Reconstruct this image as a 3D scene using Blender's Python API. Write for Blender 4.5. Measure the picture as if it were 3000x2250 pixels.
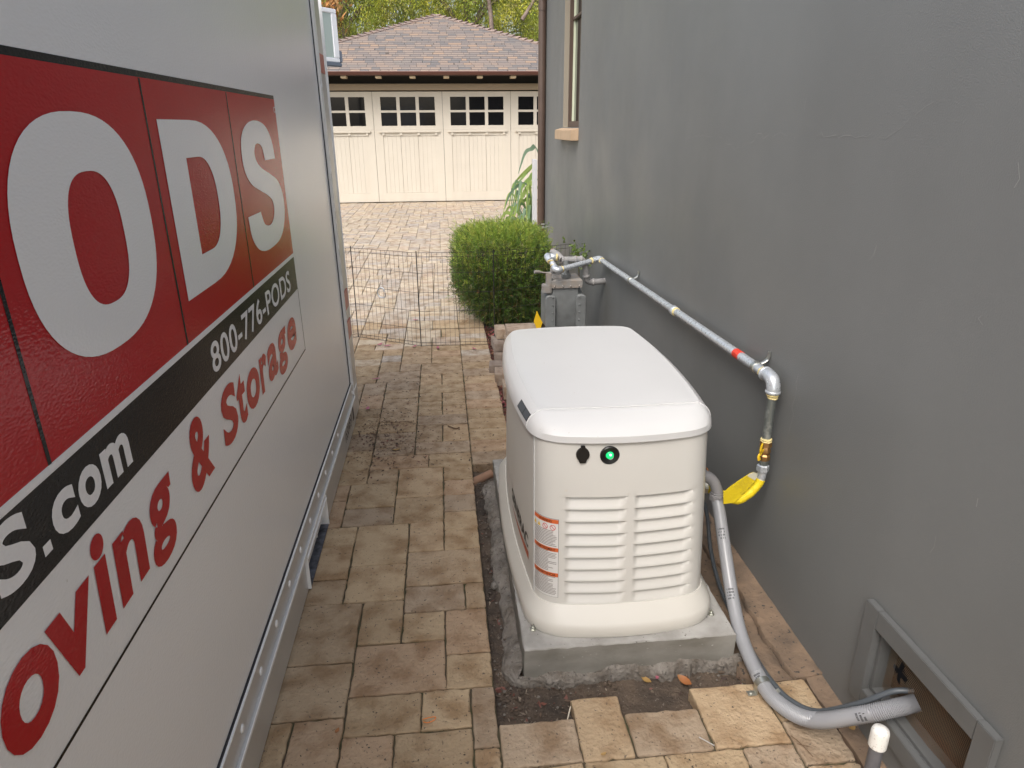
import bpy, bmesh, math, random
import numpy as np
from mathutils import Vector, Matrix
R = math.radians
random.seed(7); rng = np.random.default_rng(7)
for o in list(bpy.data.objects): bpy.data.objects.remove(o)
scn = bpy.context.scene
COL = scn.collection
# ------------------------------------------------------------------ camera
cam_d = bpy.data.cameras.new("camera"); cam = bpy.data.objects.new("camera", cam_d); COL.objects.link(cam)
cam_d.sensor_fit = 'HORIZONTAL'; cam_d.sensor_width = 36; cam_d.lens = 36*2000/3000
cam_d.clip_start = .02; cam_d.clip_end = 600
Xw = Vector((0.99495388, 0.04195248, -0.09114146)); Yw = Vector((-0.10008403, 0.35099237, -0.93101425))
Zw = Vector((-0.0070684, 0.93543805, 0.35342))
M = Matrix((Xw, Yw, Zw)).to_4x4(); M.translation = Vector((0, 0, 1.8)); cam.matrix_world = M
scn.camera = cam
# ------------------------------------------------------------------ world, sun, exposure
SUN_EL, SUN_AZ = R(52), R(212)          # azimuth clockwise from +y
w = bpy.data.worlds.new("World"); scn.world = w; w.use_nodes = True
nt = w.node_tree; nt.nodes.clear()
sky = nt.nodes.new('ShaderNodeTexSky'); sky.sky_type = 'NISHITA'; sky.sun_disc = False
sky.sun_elevation = SUN_EL; sky.sun_rotation = SUN_AZ; sky.dust_density = 5; sky.air_density = 1.2; sky.ozone_density = 1
bw = nt.nodes.new('ShaderNodeRGBToBW'); mx = nt.nodes.new('ShaderNodeMix'); mx.data_type = 'RGBA'; mx.inputs[0].default_value = .5
bg = nt.nodes.new('ShaderNodeBackground'); bg.inputs[1].default_value = .15; wo = nt.nodes.new('ShaderNodeOutputWorld')
nt.links.new(sky.outputs[0], bw.inputs[0]); nt.links.new(sky.outputs[0], mx.inputs[6]); nt.links.new(bw.outputs[0], mx.inputs[7])
nt.links.new(mx.outputs[2], bg.inputs[0]); nt.links.new(bg.outputs[0], wo.inputs[0])
sl = bpy.data.lights.new("sun", 'SUN'); sl.energy = .55; sl.angle = R(25); sl.color = (1, .975, .94)
so = bpy.data.objects.new("sun", sl); COL.objects.link(so)
sd = Vector((math.sin(SUN_AZ)*math.cos(SUN_EL), math.cos(SUN_AZ)*math.cos(SUN_EL), math.sin(SUN_EL)))
so.rotation_euler = sd.to_track_quat('Z', 'Y').to_euler()
scn.view_settings.view_transform = 'Standard'; scn.view_settings.look = 'None'; scn.view_settings.gamma = 1
scn.view_settings.exposure = 1.0

# ------------------------------------------------------------------ materials
MATS = {}
def mat(name, col, rough=.6, metal=0, col2=None, vs=6, vdet=5, vlo=.35, vhi=.7, bump=0, bs=200, bdist=.002, attr=None, coat=0,
        spec=.5, speck=None, trans=0, stretch=None, spk_s=160, spk_t=.62, rvar=0, btype='noise', streak=None):
    m = bpy.data.materials.new(name); m.use_nodes = True; n = m.node_tree.nodes; l = m.node_tree.links
    b = n['Principled BSDF']; b.inputs['Roughness'].default_value = rough; b.inputs['Metallic'].default_value = metal
    b.inputs['Coat Weight'].default_value = coat; b.inputs['Specular IOR Level'].default_value = spec
    tc = n.new('ShaderNodeTexCoord'); mp = n.new('ShaderNodeMapping'); l.new(tc.outputs['Object'], mp.inputs[0])
    if stretch: mp.inputs['Scale'].default_value = stretch
    def noise(s, det=4, dist=0, src=None):
        t = n.new('ShaderNodeTexNoise'); t.inputs['Scale'].default_value = s; t.inputs['Detail'].default_value = det
        t.inputs['Distortion'].default_value = dist; l.new((src or mp).outputs[0], t.inputs['Vector']); return t.outputs['Fac']
    def ramp(src, lo, hi):
        r = n.new('ShaderNodeMapRange'); r.inputs['From Min'].default_value = lo; r.inputs['From Max'].default_value = hi
        l.new(src, r.inputs['Value']); return r.outputs[0]
    def mix(f, a, c, mode='MIX'):
        x = n.new('ShaderNodeMix'); x.data_type = 'RGBA'; x.blend_type = mode
        if isinstance(f, (int, float)): x.inputs[0].default_value = f
        else: l.new(f, x.inputs[0])
        for i, v in ((6, a), (7, c)):
            if isinstance(v, tuple): x.inputs[i].default_value = (*v[:3], 1)
            else: l.new(v, x.inputs[i])
        return x.outputs[2]
    cur = tuple(col)
    if attr:
        a = n.new('ShaderNodeAttribute'); a.attribute_name = attr; cur = a.outputs['Color']
        if col2: cur = mix(ramp(noise(vs, vdet), vlo, vhi), cur, mix(1.0, cur, tuple(col2), 'MULTIPLY'))
    elif col2:
        cur = mix(ramp(noise(vs, vdet), vlo, vhi), cur, tuple(col2))
    if streak:      # vertical weather streaks: (colour, scale, amount)
        m2 = n.new('ShaderNodeMapping'); l.new(tc.outputs['Object'], m2.inputs[0]); m2.inputs['Scale'].default_value = (1, 1, .1)
        f = ramp(noise(streak[1], 5, .3, m2), .42, .75)
        mm = n.new('ShaderNodeMath'); mm.operation = 'MULTIPLY'; mm.inputs[1].default_value = streak[2]; l.new(f, mm.inputs[0])
        cur = mix(mm.outputs[0], cur, tuple(streak[0]))
    if speck:
        cur = mix(ramp(noise(spk_s, 2), spk_t, spk_t+.06), cur, tuple(speck))
    if isinstance(cur, tuple): b.inputs['Base Color'].default_value = (*cur, 1)
    else: l.new(cur, b.inputs['Base Color'])
    if rvar:
        r = n.new('ShaderNodeMapRange'); r.inputs['To Min'].default_value = max(.02, rough-rvar); r.inputs['To Max'].default_value = min(1, rough+rvar)
        r.inputs['From Min'].default_value = .3; r.inputs['From Max'].default_value = .7
        l.new(noise(vs*1.7, 5), r.inputs['Value']); l.new(r.outputs[0], b.inputs['Roughness'])
    if bump:
        bm_ = n.new('ShaderNodeBump'); bm_.inputs['Strength'].default_value = bump; bm_.inputs['Distance'].default_value = bdist
        if btype == 'weave':
            vo = n.new('ShaderNodeTexVoronoi'); vo.feature = 'SMOOTH_F1'; vo.inputs['Scale'].default_value = bs
            m3 = n.new('ShaderNodeMapping'); l.new(tc.outputs['Object'], m3.inputs[0]); m3.inputs['Rotation'].default_value = (.6, 0, 0); m3.inputs['Scale'].default_value = (1, .55, 1)
            l.new(m3.outputs[0], vo.inputs['Vector']); l.new(vo.outputs['Distance'], bm_.inputs['Height'])
        else: l.new(noise(bs, 6), bm_.inputs['Height'])
        l.new(bm_.outputs[0], b.inputs['Normal'])
    if trans:
        tr = n.new('ShaderNodeBsdfTranslucent'); ms = n.new('ShaderNodeMixShader'); ms.inputs[0].default_value = trans
        if isinstance(cur, tuple): tr.inputs[0].default_value = (*cur, 1)
        else: l.new(cur, tr.inputs[0])
        l.new(b.outputs[0], ms.inputs[1]); l.new(tr.outputs[0], ms.inputs[2]); l.new(ms.outputs[0], n['Material Output'].inputs[0])
    MATS[name] = m; return m
mat('paver', (1, 1, 1), .85, attr='Col', col2=(.66, .58, .50), vs=9, vdet=12, vlo=.44, vhi=.66, bump=1, bs=55, bdist=.009, speck=(.11, .085, .065), spk_s=85, spk_t=.655)
mat('paver_worn', (1, 1, 1), .9, attr='Col', col2=(.60, .52, .44), vs=14, vdet=12, bump=1, bs=40, bdist=.010, speck=(.12, .08, .055), spk_s=48, spk_t=.64)
mat('joint', (.10, .075, .05), .95, col2=(.055, .065, .025), vs=9, bump=.8, bs=120, bdist=.006)
mat('soil', (.115, .085, .062), .95, col2=(.045, .035, .028), vs=9, bump=1, bs=70, bdist=.012, speck=(.22, .19, .16), spk_s=120, spk_t=.66)
mat('ground', (.12, .10, .06), .95, col2=(.07, .08, .03), vs=1)
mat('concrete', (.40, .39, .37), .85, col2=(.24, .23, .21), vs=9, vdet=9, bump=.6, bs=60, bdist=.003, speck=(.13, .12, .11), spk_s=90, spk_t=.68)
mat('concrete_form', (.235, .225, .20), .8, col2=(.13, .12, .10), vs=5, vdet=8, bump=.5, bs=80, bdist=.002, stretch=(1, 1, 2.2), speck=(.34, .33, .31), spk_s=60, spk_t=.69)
mat('rough_concrete', (.235, .215, .19), .95, col2=(.12, .10, .08), vs=16, vdet=8, bump=1, bs=70, bdist=.012, speck=(.1, .09, .08), spk_s=80)
mat('footing', (.24, .165, .11), .92, col2=(.115, .085, .062), vs=9, vdet=9, bump=.9, bs=55, bdist=.006, speck=(.05, .045, .04), spk_s=60, spk_t=.64)
mat('stucco', (.160, .165, .163), .48, col2=(.140, .144, .142), vs=1.2, vdet=8, bump=.4, bs=230, bdist=.002, streak=((.205, .21, .208), 1.6, .22), rvar=.08, spec=.5)
mat('scratch', (.27, .27, .26), .7)
mat('trim_gray', (.118, .121, .12), .5, col2=(.105, .107, .105), vs=8, bump=.15, bs=80)
mat('sill', (.50, .36, .235), .6, col2=(.44, .31, .2), vs=10)
mat('reveal', (.30, .265, .21), .7)
mat('brown', (.075, .048, .036), .4, col2=(.095, .06, .045), vs=8, spec=.6, bump=.1, bs=50)
mat('brownframe', (.085, .055, .042), .45)
mat('liner', (.62, .66, .50), .4)
mat('pane', (.012, .014, .014), .04, spec=.9)
mat('panedoor', (.006, .006, .007), .07, spec=.6)
mat('cream', (.61, .56, .475), .55, col2=(.59, .54, .455), vs=3, streak=((.53, .48, .40), 5, .35), bump=.1, bs=60)
mat('cream_dark', (.36, .28, .19), .6)
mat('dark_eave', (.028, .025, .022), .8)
mat('rafter', (.62, .50, .33), .6)
mat('gutter', (.095, .038, .028), .4, col2=(.12, .045, .032), vs=3)
mat('cont', (.90, .905, .91), .2, speck=(.70, .69, .67), spk_s=70, spk_t=.755, col2=(.86, .865, .87), vs=.9, bump=.4, bs=230, bdist=.0010, btype='weave', spec=.6)
mat('c_red', (.49, .010, .014), .16, spec=.28, bump=.5, bs=230, bdist=.0010, btype='weave', col2=(.44, .010, .013), vs=2)
mat('c_black', (.006, .006, .007), .2, spec=.28, bump=.5, bs=230, bdist=.0010, btype='weave')
mat('c_white', (.90, .905, .915), .2, bump=.4, bs=230, bdist=.0010, btype='weave')
mat('alu', (.62, .62, .61), .3, metal=.35, col2=(.58, .58, .57), vs=4, stretch=(1, .3, 1))
mat('white_edge', (.88, .88, .87), .35)
mat('rivet', (.85, .85, .85), .3)
mat('gap', (.01, .012, .018), .7)
mat('grime', (.13, .14, .17), .7, col2=(.03, .03, .035), vs=30)
mat('reflector', (.42, .03, .02), .3)
mat('ink', (.03, .03, .035), .6)
mat('gen', (.61, .598, .562), .34, col2=(.59, .578, .54), vs=3, spec=.5, bump=.03, bs=300, speck=(.60, .56, .48), spk_s=14, spk_t=.74)
mat('gen_lid', (.605, .606, .602), .28, col2=(.59, .591, .587), vs=4, speck=(.45, .42, .36), spk_s=70, spk_t=.745)
mat('gen_base', (.60, .58, .53), .42, col2=(.58, .56, .51), vs=4)
mat('blk', (.008, .008, .008), .4)
mat('label_white', (.66, .65, .63), .5)
mat('label_orange', (.62, .13, .035), .45)
mat('label_text', (.12, .09, .08), .6)
mat('red_ring', (.6, .06, .05), .5)
mat('yellow_tri', (.75, .5, .04), .5)
mat('swoosh', (.42, .10, .045), .5)
mat('galv', (.60, .635, .67), .3, metal=.5, col2=(.50, .535, .57), vs=40, vdet=3, rvar=.05)
mat('galv_dark', (.20, .22, .21), .4, metal=.6, col2=(.42, .44, .42), vs=28, vlo=.5, vhi=.68)
mat('dope', (.72, .60, .28), .6, bump=.4, bs=150)
mat('brass', (.42, .25, .10), .35, metal=.8, col2=(.30, .17, .07), vs=30)
mat('yellow', (.80, .50, .015), .5, bump=.5, bs=50, bdist=.003)
mat('yellow_hose', (.82, .62, .02), .4, bump=.6, bs=70, bdist=.004)
mat('clear_tag', (.62, .60, .48), .4)
mat('red_tape', (.75, .05, .025), .4)
mat('meter', (.185, .197, .198), .5, col2=(.135, .142, .142), vs=12, bump=.1, bs=60, speck=(.20, .16, .12), spk_s=40, spk_t=.72)
mat('meter_dusty', (.27, .235, .20), .7, col2=(.25, .25, .245), vs=20)
mat('pipe_gray', (.30, .29, .285), .55, col2=(.24, .24, .24), vs=20, speck=(.28, .17, .10), spk_s=25, spk_t=.66)
mat('conduit', (.285, .29, .305), .36, col2=(.26, .265, .28), vs=12, coat=.2)
mat('conduit_dark', (.07, .08, .09), .4)
mat('conduit_fit', (.25, .245, .25), .4, bump=.1, bs=60)
mat('zinc', (.58, .585, .53), .3, metal=.9, col2=(.42, .43, .40), vs=30)
mat('pvc_gray', (.10, .10, .11), .5, col2=(.13, .13, .14), vs=20)
mat('pvc_white', (.74, .73, .69), .45, speck=(.5, .47, .42), spk_s=170, spk_t=.62)
mat('mesh', (.19, .15, .095), .6, metal=.2, col2=(.22, .125, .065), vs=14)
mat('wire', (.018, .016, .018), .55)
mat('clip', (.55, .57, .6), .3, metal=.8)
mat('terracotta', (.30, .17, .11), .85, col2=(.24, .15, .10), vs=20, bump=.3, bs=50)
mat('brick', (1, 1, 1), .92, attr='Col', col2=(.62, .55, .5), vs=20, bump=.9, bs=60, bdist=.005, speck=(.13, .10, .08), spk_s=70, spk_t=.68)
mat('leaf', (1, 1, 1), .55, attr='Col', trans=.3)
mat('bark', (.15, .11, .09), .9, col2=(.27, .21, .18), vs=10, bump=.6, bs=20, bdist=.02)
mat('twig', (.12, .07, .04), .9)
mat('dry_orange', (.33, .11, .03), .6, col2=(.26, .13, .05), vs=40)
mat('dry_yellow', (.34, .21, .07), .6)
mat('pink', (.36, .11, .15), .6)
mat('tie', (.80, .22, .02), .5)
mat('nail', (.45, .44, .42), .4, metal=.7)
mat('plast_white', (.80, .82, .86), .35)
mat('pad_gray', (.13, .155, .20), .5)
mat('rim', (.65, .12, .03), .5)
mat('net', (.62, .56, .46), .8)
mat('backb', (.35, .42, .40), .08, spec=.8)
mat('boardw', (.6, .6, .62), .6)
# green lamp
m = bpy.data.materials.new('led'); m.use_nodes = True; bb = m.node_tree.nodes['Principled BSDF']
bb.inputs['Base Color'].default_value = (.0, .25, .08, 1); bb.inputs['Emission Color'].default_value = (0.02, .9, .25, 1); bb.inputs['Emission Strength'].default_value = .45
MATS['led'] = m
bb.inputs['Roughness'].default_value = .15
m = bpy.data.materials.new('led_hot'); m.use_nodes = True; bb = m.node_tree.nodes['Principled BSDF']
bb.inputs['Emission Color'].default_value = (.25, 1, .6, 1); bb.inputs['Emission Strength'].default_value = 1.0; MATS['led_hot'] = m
# shingles
def shingle_mat():
    m = bpy.data.materials.new('shingle'); m.use_nodes = True; n = m.node_tree.nodes; l = m.node_tree.links; b = n['Principled BSDF']
    b.inputs['Roughness'].default_value = .9
    uv = n.new('ShaderNodeUVMap'); uv.uv_map = 'UVMap'; sp = n.new('ShaderNodeSeparateXYZ'); l.new(uv.outputs[0], sp.inputs[0])
    def ma(op, a, b_=None):
        x = n.new('ShaderNodeMath'); x.operation = op
        for i, v in enumerate((a, b_)):
            if v is None: continue
            if isinstance(v, (int, float)): x.inputs[i].default_value = v
            else: l.new(v, x.inputs[i])
        return x.outputs[0]
    v = ma('DIVIDE', sp.outputs[1], .165); row = ma('FLOOR', v); fv = ma('FRACT', v)
    wn = n.new('ShaderNodeTexWhiteNoise'); wn.noise_dimensions = '1D'; l.new(row, wn.inputs['W'])
    u = ma('ADD', ma('DIVIDE', sp.outputs[0], .23), ma('MULTIPLY', wn.outputs[0], 7.3))
    nz = n.new('ShaderNodeTexNoise'); nz.inputs['Scale'].default_value = 1.3; nz.inputs['Detail'].default_value = 0
    cb0 = n.new('ShaderNodeCombineXYZ'); l.new(u, cb0.inputs[0]); l.new(ma('MULTIPLY', row, 3.7), cb0.inputs[1]); l.new(cb0.outputs[0], nz.inputs['Vector'])
    u = ma('ADD', u, ma('MULTIPLY', nz.outputs[0], 1.1))
    cell = ma('FLOOR', u); fu = ma('FRACT', u)
    cb = n.new('ShaderNodeCombineXYZ'); l.new(cell, cb.inputs[0]); l.new(row, cb.inputs[1])
    w2 = n.new('ShaderNodeTexWhiteNoise'); w2.noise_dimensions = '2D'; l.new(cb.outputs[0], w2.inputs['Vector'])
    cr = n.new('ShaderNodeValToRGB'); l.new(w2.outputs[0], cr.inputs[0]); e = cr.color_ramp; e.interpolation = 'CONSTANT'
    cols = [(0, (.20, .17, .155)), (.18, (.235, .19, .165)), (.38, (.25, .20, .17)), (.55, (.165, .15, .145)), (.72, (.27, .205, .165)), (.86, (.215, .185, .165)), (.94, (.31, .22, .16))]
    e.elements[0].position = 0; e.elements[0].color = (*cols[0][1], 1); e.elements[1].position = cols[1][0]; e.elements[1].color = (*cols[1][1], 1)
    for p, c in cols[2:]:
        k = e.elements.new(p); k.color = (*c, 1)
    n2 = n.new('ShaderNodeTexNoise'); n2.inputs['Scale'].default_value = 60; l.new(uv.outputs[0], n2.inputs['Vector'])
    mr = n.new('ShaderNodeMapRange'); mr.inputs['To Min'].default_value = .7; mr.inputs['To Max'].default_value = 1.3; l.new(n2.outputs[0], mr.inputs[0])
    mu = n.new('ShaderNodeMix'); mu.data_type = 'RGBA'; mu.blend_type = 'MULTIPLY'; mu.inputs[0].default_value = 1; l.new(cr.outputs[0], mu.inputs[6]); l.new(mr.outputs[0], mu.inputs[7])
    # shape: each course thickens to its lower edge (fv small) ; random tab thickness
    h = ma('ADD', ma('SUBTRACT', 1, fv), ma('MULTIPLY', w2.outputs[0], .35))
    edge = ma('MULTIPLY', ma('LESS_THAN', fv, .05), -1.5); e2 = ma('MULTIPLY', ma('LESS_THAN', fu, .03), -.6)
    h = ma('ADD', ma('ADD', h, edge), e2)
    bp = n.new('ShaderNodeBump'); bp.inputs['Strength'].default_value = 1; bp.inputs['Distance'].default_value = .014; l.new(h, bp.inputs['Height'])
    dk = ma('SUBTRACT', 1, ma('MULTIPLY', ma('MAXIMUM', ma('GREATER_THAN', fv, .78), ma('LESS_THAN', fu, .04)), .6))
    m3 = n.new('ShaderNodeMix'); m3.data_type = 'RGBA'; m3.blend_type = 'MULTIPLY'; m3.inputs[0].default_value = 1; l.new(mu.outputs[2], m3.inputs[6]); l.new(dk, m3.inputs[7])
    l.new(m3.outputs[2], b.inputs['Base Color']); l.new(bp.outputs[0], b.inputs['Normal']); MATS['shingle'] = m
shingle_mat()
mat('cap_shingle', (.22, .175, .16), .9, col2=(.30, .22, .18), vs=3, bump=.5, bs=60)

# ------------------------------------------------------------------ object helpers
def tag(o, label=None, cat=None, group=None, kind=None):
    if label: o['label'] = label
    if cat: o['category'] = cat
    if group: o['group'] = group
    if kind: o['kind'] = kind
    return o
def empty(name, loc, label, cat, group=None):
    o = bpy.data.objects.new(name, None); COL.objects.link(o); o.location = loc; o.empty_display_size = .1
    return tag(o, label, cat, group)
ROOT = {}
def origin(o):
    v = Vector((0, 0, 0))
    while o: v += Vector(o.location); o = o.parent
    return v
def link(name, me, m, parent=None, smooth=0):
    for x in (m if isinstance(m, (list, tuple)) else [m]): me.materials.append(MATS[x])
    if parent:
        og = origin(parent); me.transform(Matrix.Translation(-og))
    if smooth:
        me.shade_smooth(); me.set_sharp_from_angle(angle=R(smooth))
    o = bpy.data.objects.new(name, me); COL.objects.link(o)
    if parent: o.parent = parent
    return o
class MB:
    def __init__(s): s.bm = bmesh.new()
    def poly(s, pts, mi=0):
        f = s.bm.faces.new([s.bm.verts.new(p) for p in pts]); f.material_index = mi; return f
    def box(s, x0, x1, y0, y1, z0, z1, bev=0, mi=0, mtx=None):
        t = bmesh.new(); bmesh.ops.create_cube(t, size=1)
        for v in t.verts:
            v.co = Vector(((x0+x1)/2+v.co.x*(x1-x0), (y0+y1)/2+v.co.y*(y1-y0), (z0+z1)/2+v.co.z*(z1-z0)))
        if bev: bmesh.ops.bevel(t, geom=t.edges[:], offset=bev, segments=2, affect='EDGES')
        s.merge(t, mtx, mi); return s
    def merge(s, t, mtx=None, mi=0):
        if mtx: t.transform(mtx)
        for f in t.faces: f.material_index = mi
        me = bpy.data.meshes.new('t'); t.to_mesh(me); t.free(); s.bm.from_mesh(me); bpy.data.meshes.remove(me)
    def rings(s, rs, cap=(True, True), closed=True, mi=0):
        vs = [[s.bm.verts.new(p) for p in r] for r in rs]; n = len(rs[0])
        for a, b in zip(vs, vs[1:]):
            for i in range(n if closed else n-1):
                j = (i+1) % n
                f = s.bm.faces.new((a[i], a[j], b[j], b[i])); f.material_index = mi
        if cap[0]: s.bm.faces.new(vs[0][::-1]).material_index = mi
        if cap[1]: s.bm.faces.new(vs[-1]).material_index = mi
        return s
    def tube(s, pts, r, seg=14, cap=(True, True), mi=0, flat=1.0):
        pts = [Vector(p) for p in pts]; n = len(pts); rr = r if isinstance(r, (list, tuple)) else [r]*n
        rs = []; up = None
        for i, p in enumerate(pts):
            t = (pts[min(i+1, n-1)]-pts[max(i-1, 0)]).normalized()
            if up is None:
                up = Vector((0, 0, 1)) if abs(t.z) < .9 else Vector((0, 1, 0))
            a = (up-t*up.dot(t)).normalized(); b = t.cross(a); up = a
            rs.append([p+rr[i]*(math.cos(k*2*math.pi/seg)*a+flat*math.sin(k*2*math.pi/seg)*b) for k in range(seg)])
        return s.rings(rs, cap, mi=mi)
    def lathe(s, c, ax, prof, seg=20, mi=0):     # prof: (distance along ax, radius)
        ax = Vector(ax).normalized(); a = ax.orthogonal().normalized(); b = ax.cross(a); c = Vector(c)
        return s.rings([[c+ax*d+r*(math.cos(k*2*math.pi/seg)*a+math.sin(k*2*math.pi/seg)*b) for k in range(seg)] for d, r in prof], mi=mi)
    def prism(s, pts, d, mi=0):     # polygon pts extruded by vector d
        d = Vector(d); a = [Vector(p) for p in pts]; return s.rings([a, [p+d for p in a]], mi=mi)
    def ball(s, c, r, sc=(1, 1, 1), sub=2, jit=0, mi=0, mtx=None):
        t = bmesh.new(); bmesh.ops.create_icosphere(t, subdivisions=sub, radius=r)
        for v in t.verts:
            k = 1+random.uniform(-jit, jit); v.co = Vector((v.co.x*sc[0]*k, v.co.y*sc[1]*k, v.co.z*sc[2]*k))
            if mtx: v.co = mtx @ v.co
            v.co += Vector(c)
        s.merge(t, None, mi); return s
    def build(s, name, m, parent=None, smooth=0, label=None):
        bmesh.ops.recalc_face_normals(s.bm, faces=s.bm.faces[:])
        me = bpy.data.meshes.new(name); s.bm.to_mesh(me); s.bm.free()
        o = link(name, me, m, parent, smooth)
        if label: o['label'] = label
        return o
def spline(pts, n=10):
    P = [Vector(p) for p in pts]; P = [P[0]*2-P[1]]+P+[P[-1]*2-P[-2]]; out = []
    for i in range(1, len(P)-2):
        for k in range(n):
            t = k/n; a, b, c, d = P[i-1:i+3]
            out.append(.5*((2*b)+(c-a)*t+(2*a-5*b+4*c-d)*t*t+(3*b-a-3*c+d)*t**3))
    out.append(P[-2]); return out
def quads(name, V, cols, m, parent=None):          # V (N,k,3) faces with k corners, cols (N,3)
    V = np.asarray(V, np.float32); N, k = V.shape[:2]
    if parent: V = V-np.array(origin(parent), np.float32)
    me = bpy.data.meshes.new(name); me.vertices.add(N*k); me.vertices.foreach_set('co', V.reshape(-1))
    me.loops.add(N*k); me.loops.foreach_set('vertex_index', np.arange(N*k, dtype=np.int32))
    me.polygons.add(N); me.polygons.foreach_set('loop_start', np.arange(0, N*k, k, dtype=np.int32))
    try: me.polygons.foreach_set('loop_total', np.full(N, k, dtype=np.int32))
    except Exception: pass
    me.update(calc_edges=True)
    a = me.color_attributes.new('Col', 'FLOAT_COLOR', 'POINT'); c = np.ones((N*k, 4), np.float32); c[:, :3] = np.repeat(np.asarray(cols, np.float32), k, 0); a.data.foreach_set('color', c.reshape(-1))
    me.materials.append(MATS[m]); o = bpy.data.objects.new(name, me); COL.objects.link(o)
    if parent: o.parent = parent
    return o
def textmesh(body, bold=0, shear=0, space=1.0):
    cu = bpy.data.curves.new('txt', 'FONT'); cu.body = body; cu.size = 1; cu.offset = bold; cu.shear = shear; cu.space_character = space; cu.resolution_u = 5
    o = bpy.data.objects.new('txt', cu); COL.objects.link(o); bpy.context.view_layer.update()
    me = bpy.data.meshes.new_from_object(o.evaluated_get(bpy.context.evaluated_depsgraph_get()))
    bpy.data.objects.remove(o); bpy.data.curves.remove(cu)
    co = np.array([v.co[:] for v in me.vertices]); fs = [tuple(p.vertices) for p in me.polygons]; bpy.data.meshes.remove(me)
    return co[:, :2], fs
def put_text(name, body, u0, u1, v0, v1, fn, m, parent, bold=0, shear=0, space=1.0, fit=None, label=None, thick=None):
    # fit: (descender fraction handled) text stretched into the rectangle u0..u1, v0..v1 ; fn(u, v) -> world point
    co, fs = textmesh(body, bold, shear, space)
    mn, mxx = co.min(0), co.max(0)
    vlo, vhi = (mn[1], mxx[1]) if fit is None else fit
    P = [fn(u0+(c[0]-mn[0])/(mxx[0]-mn[0])*(u1-u0), v0+(c[1]-vlo)/(vhi-vlo)*(v1-v0)) for c in co]
    me = bpy.data.meshes.new(name); me.from_pydata([tuple(p) for p in P], [], fs); me.update()
    o = link(name, me, m, parent)
    if label: o['label'] = label
    return o

# ================================================================== SETTING
G = .0825; X0 = -.6325; Y0 = 1.5
def gx(i): return X0+i*G
def gy(j): return Y0+j*G
known = [(0,6,3,4),(0,3,3,3),(1,0,2,3),(-1,0,2,3),(3,7,2,3),(3,4,4,3),(3,2,3,2),(6,2,2,2),(8,1,1,3),(7,6,2,3),(7,4,2,2),(5,7,2,2),
 (5,9,3,2),(8,9,1,2),(5,11,4,3),(5,14,2,3),(7,14,2,2),(2,10,3,3),(2,13,3,4),(0,12,2,3),(0,15,2,2),(0,10,2,2),(4,17,3,3),(7,16,2,2),
 (7,18,2,2),(4,20,3,4),(1,19,3,3),(1,17,3,2),(0,17,1,3),(0,20,1,2),(2,22,2,2),(0,22,2,2),(7,20,2,2),(7,22,2,2),(3,0,2,2),(5,0,3,2),
 (9,0,3,2),(12,0,2,3),(14,0,3,2),(17,0,3,3),(20,1,2,2),(20,-1,2,2),(9,-2,3,2),(12,-2,3,2),(15,-2,3,2),(18,-2,2,2)]
occ = set(); pav = []
def place(i, j, w_, h_):
    for a in range(i, i+w_):
        for b in range(j, j+h_):
            if (a, b) in occ: return False
    for a in range(i, i+w_):
        for b in range(j, j+h_): occ.add((a, b))
    pav.append((i, j, w_, h_)); return True
for k in known: place(*k)
JG = 201      # garage line y = 18.1
for j in range(24, 58): 
    if j % 2 == 0: place(9, j, 3, 2)
    if j % 2 == 0 and j >= 36: pass
allow = set()
for j in range(-40, JG):
    for i in range(-34, 70):
        x = gx(i); y = gy(j)
        if j < 2 and i > 21: continue
        if 2 <= j < 24 and i > 8: continue
        if 24 <= j < 86 and i > 11: continue
        if j >= 86 and i > 54: continue
        if j < 0 and i > 21: continue
        allow.add((i, j))
SZ = [(3, 4), (4, 3), (3, 3), (3, 2), (2, 3), (3, 2), (2, 2), (4, 2)]
for (i, j) in sorted(allow, key=lambda t: (t[1], t[0])):
    if (i, j) in occ: continue
    random.shuffle(SZ)
    for (a, b) in SZ+[(2, 1), (1, 2), (1, 1)]:
        cells = [(p, q) for p in range(i, i+a) for q in range(j, j+b)]
        if all(c in allow and c not in occ for c in cells):
            fr = lambda c: c in allow and c not in occ
            if a > 1 and b > 1 and fr((i+a, j)) and not fr((i+a+1, j)) : continue
            place(i, j, a, b); break
V = []; F = []; C = []; PMI = []; FMI = []
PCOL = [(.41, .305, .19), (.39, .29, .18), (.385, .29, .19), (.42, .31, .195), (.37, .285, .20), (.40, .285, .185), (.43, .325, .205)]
PFAR = [(.47, .385, .285), (.44, .365, .28), (.42, .36, .295), (.48, .40, .295), (.395, .345, .295), (.455, .365, .28), (.49, .41, .31), (.43, .365, .295)]
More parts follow.
